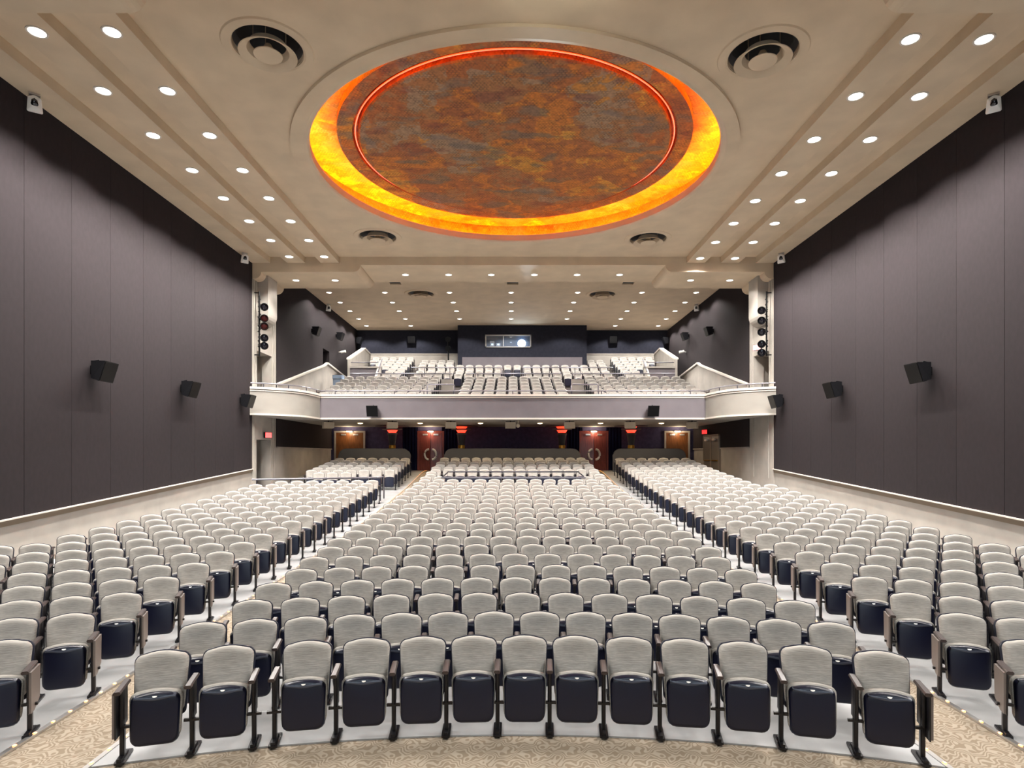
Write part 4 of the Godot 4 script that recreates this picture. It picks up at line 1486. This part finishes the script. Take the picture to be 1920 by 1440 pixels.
func build_fittings() -> void:
	for side in [-1.0, 1.0]:
		var word := "left" if side < 0 else "right"
		var ds := [15.5, 19.7, 24.0]
		for i in 3:
			wall_speaker(ylo(side, 10.67, 4.98, -(ds[i] + (0.2 if side > 0 else 0.0))), "black loudspeaker on the dark %s wall, %s the balcony" % [word, ["farthest from", "midway to", "next to"][i]], PI / 2 if side < 0 else -PI / 2)
		ds = [32.4, 36.9, 41.5]
		for i in 3:
			wall_speaker(ylo(side, 10.62, [9.4, 10.0, 10.6][i], -ds[i]), "black loudspeaker high on the %s balcony wall, %s from the front" % [word, ordinal(i)], PI / 2 if side < 0 else -PI / 2, 0.9)
		wall_speaker(Vector3(side * 6.33, 4.86, -28.0), "black loudspeaker hung on the balcony front, %s of centre" % word, 0.0, 0.95)
		wall_speaker(Vector3(side * 6.85, 10.7, -42.0), "dark loudspeaker on the back wall, %s of the projector" % word, 0.0, 0.9)
		# infrared emitters under the ceiling edge
		var es := [[13.3, STRIP], [23.8, STRIP], [34.7, 11.41]]
		for i in 3:
			var t := thing("wall_emitter", "small white panel with dark oval under the %s ceiling edge, %s" % [word, ["nearest the stage", "at the beam", "over the balcony"][i]], "emitter panel", ylo(side, 10.4, es[i][1], -es[i][0]), 0.6 if side < 0 else -0.6, "panels under the ceiling edge")
			var s := mb()
			bx(s, Vector3(-0.1, -0.04, -0.1), Vector3(0.1, 0.0, 0.0))
			bx(s, Vector3(-0.015, -0.16, -0.06), Vector3(0.015, -0.03, -0.03))
			part("bracket", s, M.aluminium, t)
			s = mb()
			var tip := Transform3D(Basis(Vector3.RIGHT, 0.35), Vector3(0, -0.24, 0.0))
			pillow(s, seat_outline(0.14, 0.12, -0.17, 0.17, 0.03, 0.03, 0.04), [[1.0, -0.06], [1.0, 0.0], [0.94, 0.02]], tip)
			part("case", s, M.plate_white, t)
			s = mb()
			pillow(s, seat_outline(0.07, 0.055, -0.04, 0.12, 0.02, 0.04, 0.03), [[1.0, 0.015], [0.9, 0.03]], tip)
			part("lens", s, M.lens_glass, t)
		var c := thing("security_camera", "white security camera on the %s balcony wall" % word, "camera", ylo(side, 10.62, 9.15, -37.5), 0.0, "security cameras")
		var sc := mb()
		tube(sc, [Vector3.ZERO, Vector3(-side * 0.16, 0.03, 0)], 0.03, 8)
		part("arm", sc, M.plate_white, c)
		sc = mb()
		lathe(sc, [Vector2(0.0, -0.16), Vector2(0.075, -0.14), Vector2(0.08, 0.16), Vector2(0.0, 0.17)], 14, Transform3D(Basis(Vector3.BACK, side * PI / 2 + 0.2), Vector3(-side * 0.28, 0.02, 0.05)))
		part("housing", sc, M.plate_white, c)
		# bar of stage lights before the bay
		var x := 10.42
		var bar := thing("lighting_pole", "black vertical pole carrying stage lights at the %s bay" % word, "pole", ylo(side, x, 6.98, -25.2))
		var s := mb()
		tube(s, [Vector3(0, -0.05, 0), Vector3(0, 2.6, 0)], 0.035, 8)
		part("pole", s, M.black_metal, bar)
		s = mb()
		var cable := []
		for i in 40: cable.append(Vector3(side * 0.05 * sin(i * 1.7), 0.3 + 0.055 * i, 0.05 * cos(i * 1.1)))
		tube(s, cable, 0.016, 5)
		part("cable", s, M.black_plastic, bar)
		for y in [0.0, 2.55]:
			s = mb()
			tube(s, [Vector3(0, y, 0), Vector3(side * 0.19, y, 0.02)], 0.03, 6)
			part("wall_arm", s, M.black_metal, bar)
		var ys: Array = [8.94, 8.48, 8.15, 7.68, 7.36] if side < 0 else [8.80, 8.39, 7.92, 7.43, 7.08]
		for i in 5:
			var l := thing("stage_light", "black round stage light on the %s pole, %s from the top" % [word, ordinal(i)], "stage light", ylo(side, 10.17, ys[i], -25.1), side * -0.35, "stage lights on the poles")
			s = mb()
			var aim := Transform3D(Basis(Vector3.RIGHT, PI / 2 + 0.35), Vector3(0, 0, 0))
			lathe(s, [Vector2(0.0, -0.28), Vector2(0.08, -0.27), Vector2(0.13, -0.08), Vector2(0.15, 0.1), Vector2(0.16, 0.1), Vector2(0.16, 0.14), Vector2(0.135, 0.14), Vector2(0.13, 0.08)], 18, aim)
			part("can", s, M.black_metal, l)
			s = mb()
			lathe(s, [Vector2(0.135, 0.085), Vector2(0.07, 0.11), Vector2(0.0, 0.12)], 18, aim, true)
			part("lens", s, M.gel_red if side < 0 and (i == 1 or i == 2) else M.lens_glass, l)
			s = mb()
			tube(s, [Vector3(side * 0.19, 0.0, 0.0), Vector3(side * 0.19, 0.02, -0.12), Vector3(side * 0.25, 0.02, -0.1)], 0.022, 6)
			bx(s, Vector3(minf(side * 0.14, side * 0.2), -0.02, -0.02), Vector3(maxf(side * 0.14, side * 0.2), 0.02, 0.02))
			part("yoke", s, M.black_metal, l)
	var lamp := thing("wall_lamp", "small copper lamp under the lintel of the left balcony doorway", "lamp", Vector3(-11.3, 6.95, -26.3))
	var s3 := mb()
	lathe(s3, [Vector2(0.0, 0.15), Vector2(0.1, 0.12), Vector2(0.12, -0.12), Vector2(0.0, -0.12)], 14)
	part("shade", s3, M.brass, lamp)
	# bin beside the side stair
	var b := thing("trash_bin", "pale blue bin beside the left balcony stair", "bin", Vector3(-9.65, 6.25, -34.0))
	s3 = mb()
	cbx(s3, Vector3(0, 0.4, 0), Vector3(0.5, 0.8, 0.5), 0.05, 1)
	part("body", s3, M.bin_blue, b)
	s3 = mb()
	cbx(s3, Vector3(0, 0.92, 0), Vector3(0.54, 0.2, 0.54), 0.05, 1)
	part("lid", s3, M.bin_blue, b)

# ---------------------------------------------------------------- scene
func _ready() -> void:
	var cam := Camera3D.new()
	cam.name = "view_camera"
	cam.projection = Camera3D.PROJECTION_FRUSTUM
	cam.near = 0.1
	cam.far = 120.0
	cam.size = 2.0 * 0.1 * 720.0 / 1150.0
	cam.frustum_offset = Vector2(0.1 * 1.0 / 1150.0, 0.1 * 133.0 / 1150.0)
	add_child(cam)
	cam.position = EYE
	cam.current = true
	var env := Environment.new()
	env.background_mode = Environment.BG_COLOR
	env.background_color = Color(0, 0, 0)
	env.tonemap_mode = Environment.TONE_MAPPER_LINEAR
	env.tonemap_exposure = 1.3
	env.sdfgi_enabled = true
	env.ssao_enabled = true
	env.ssil_enabled = true
	var we := WorldEnvironment.new()
	we.name = "world_environment"
	we.environment = env
	add_child(we)

	make_materials()
	build_floor()
	build_walls()
	build_ceiling()
	build_balcony()
	build_dome()
	build_seats()
	build_booth()
	build_rear()
	build_lamps()
	build_vents()
	build_fittings()
	aisle_strips()
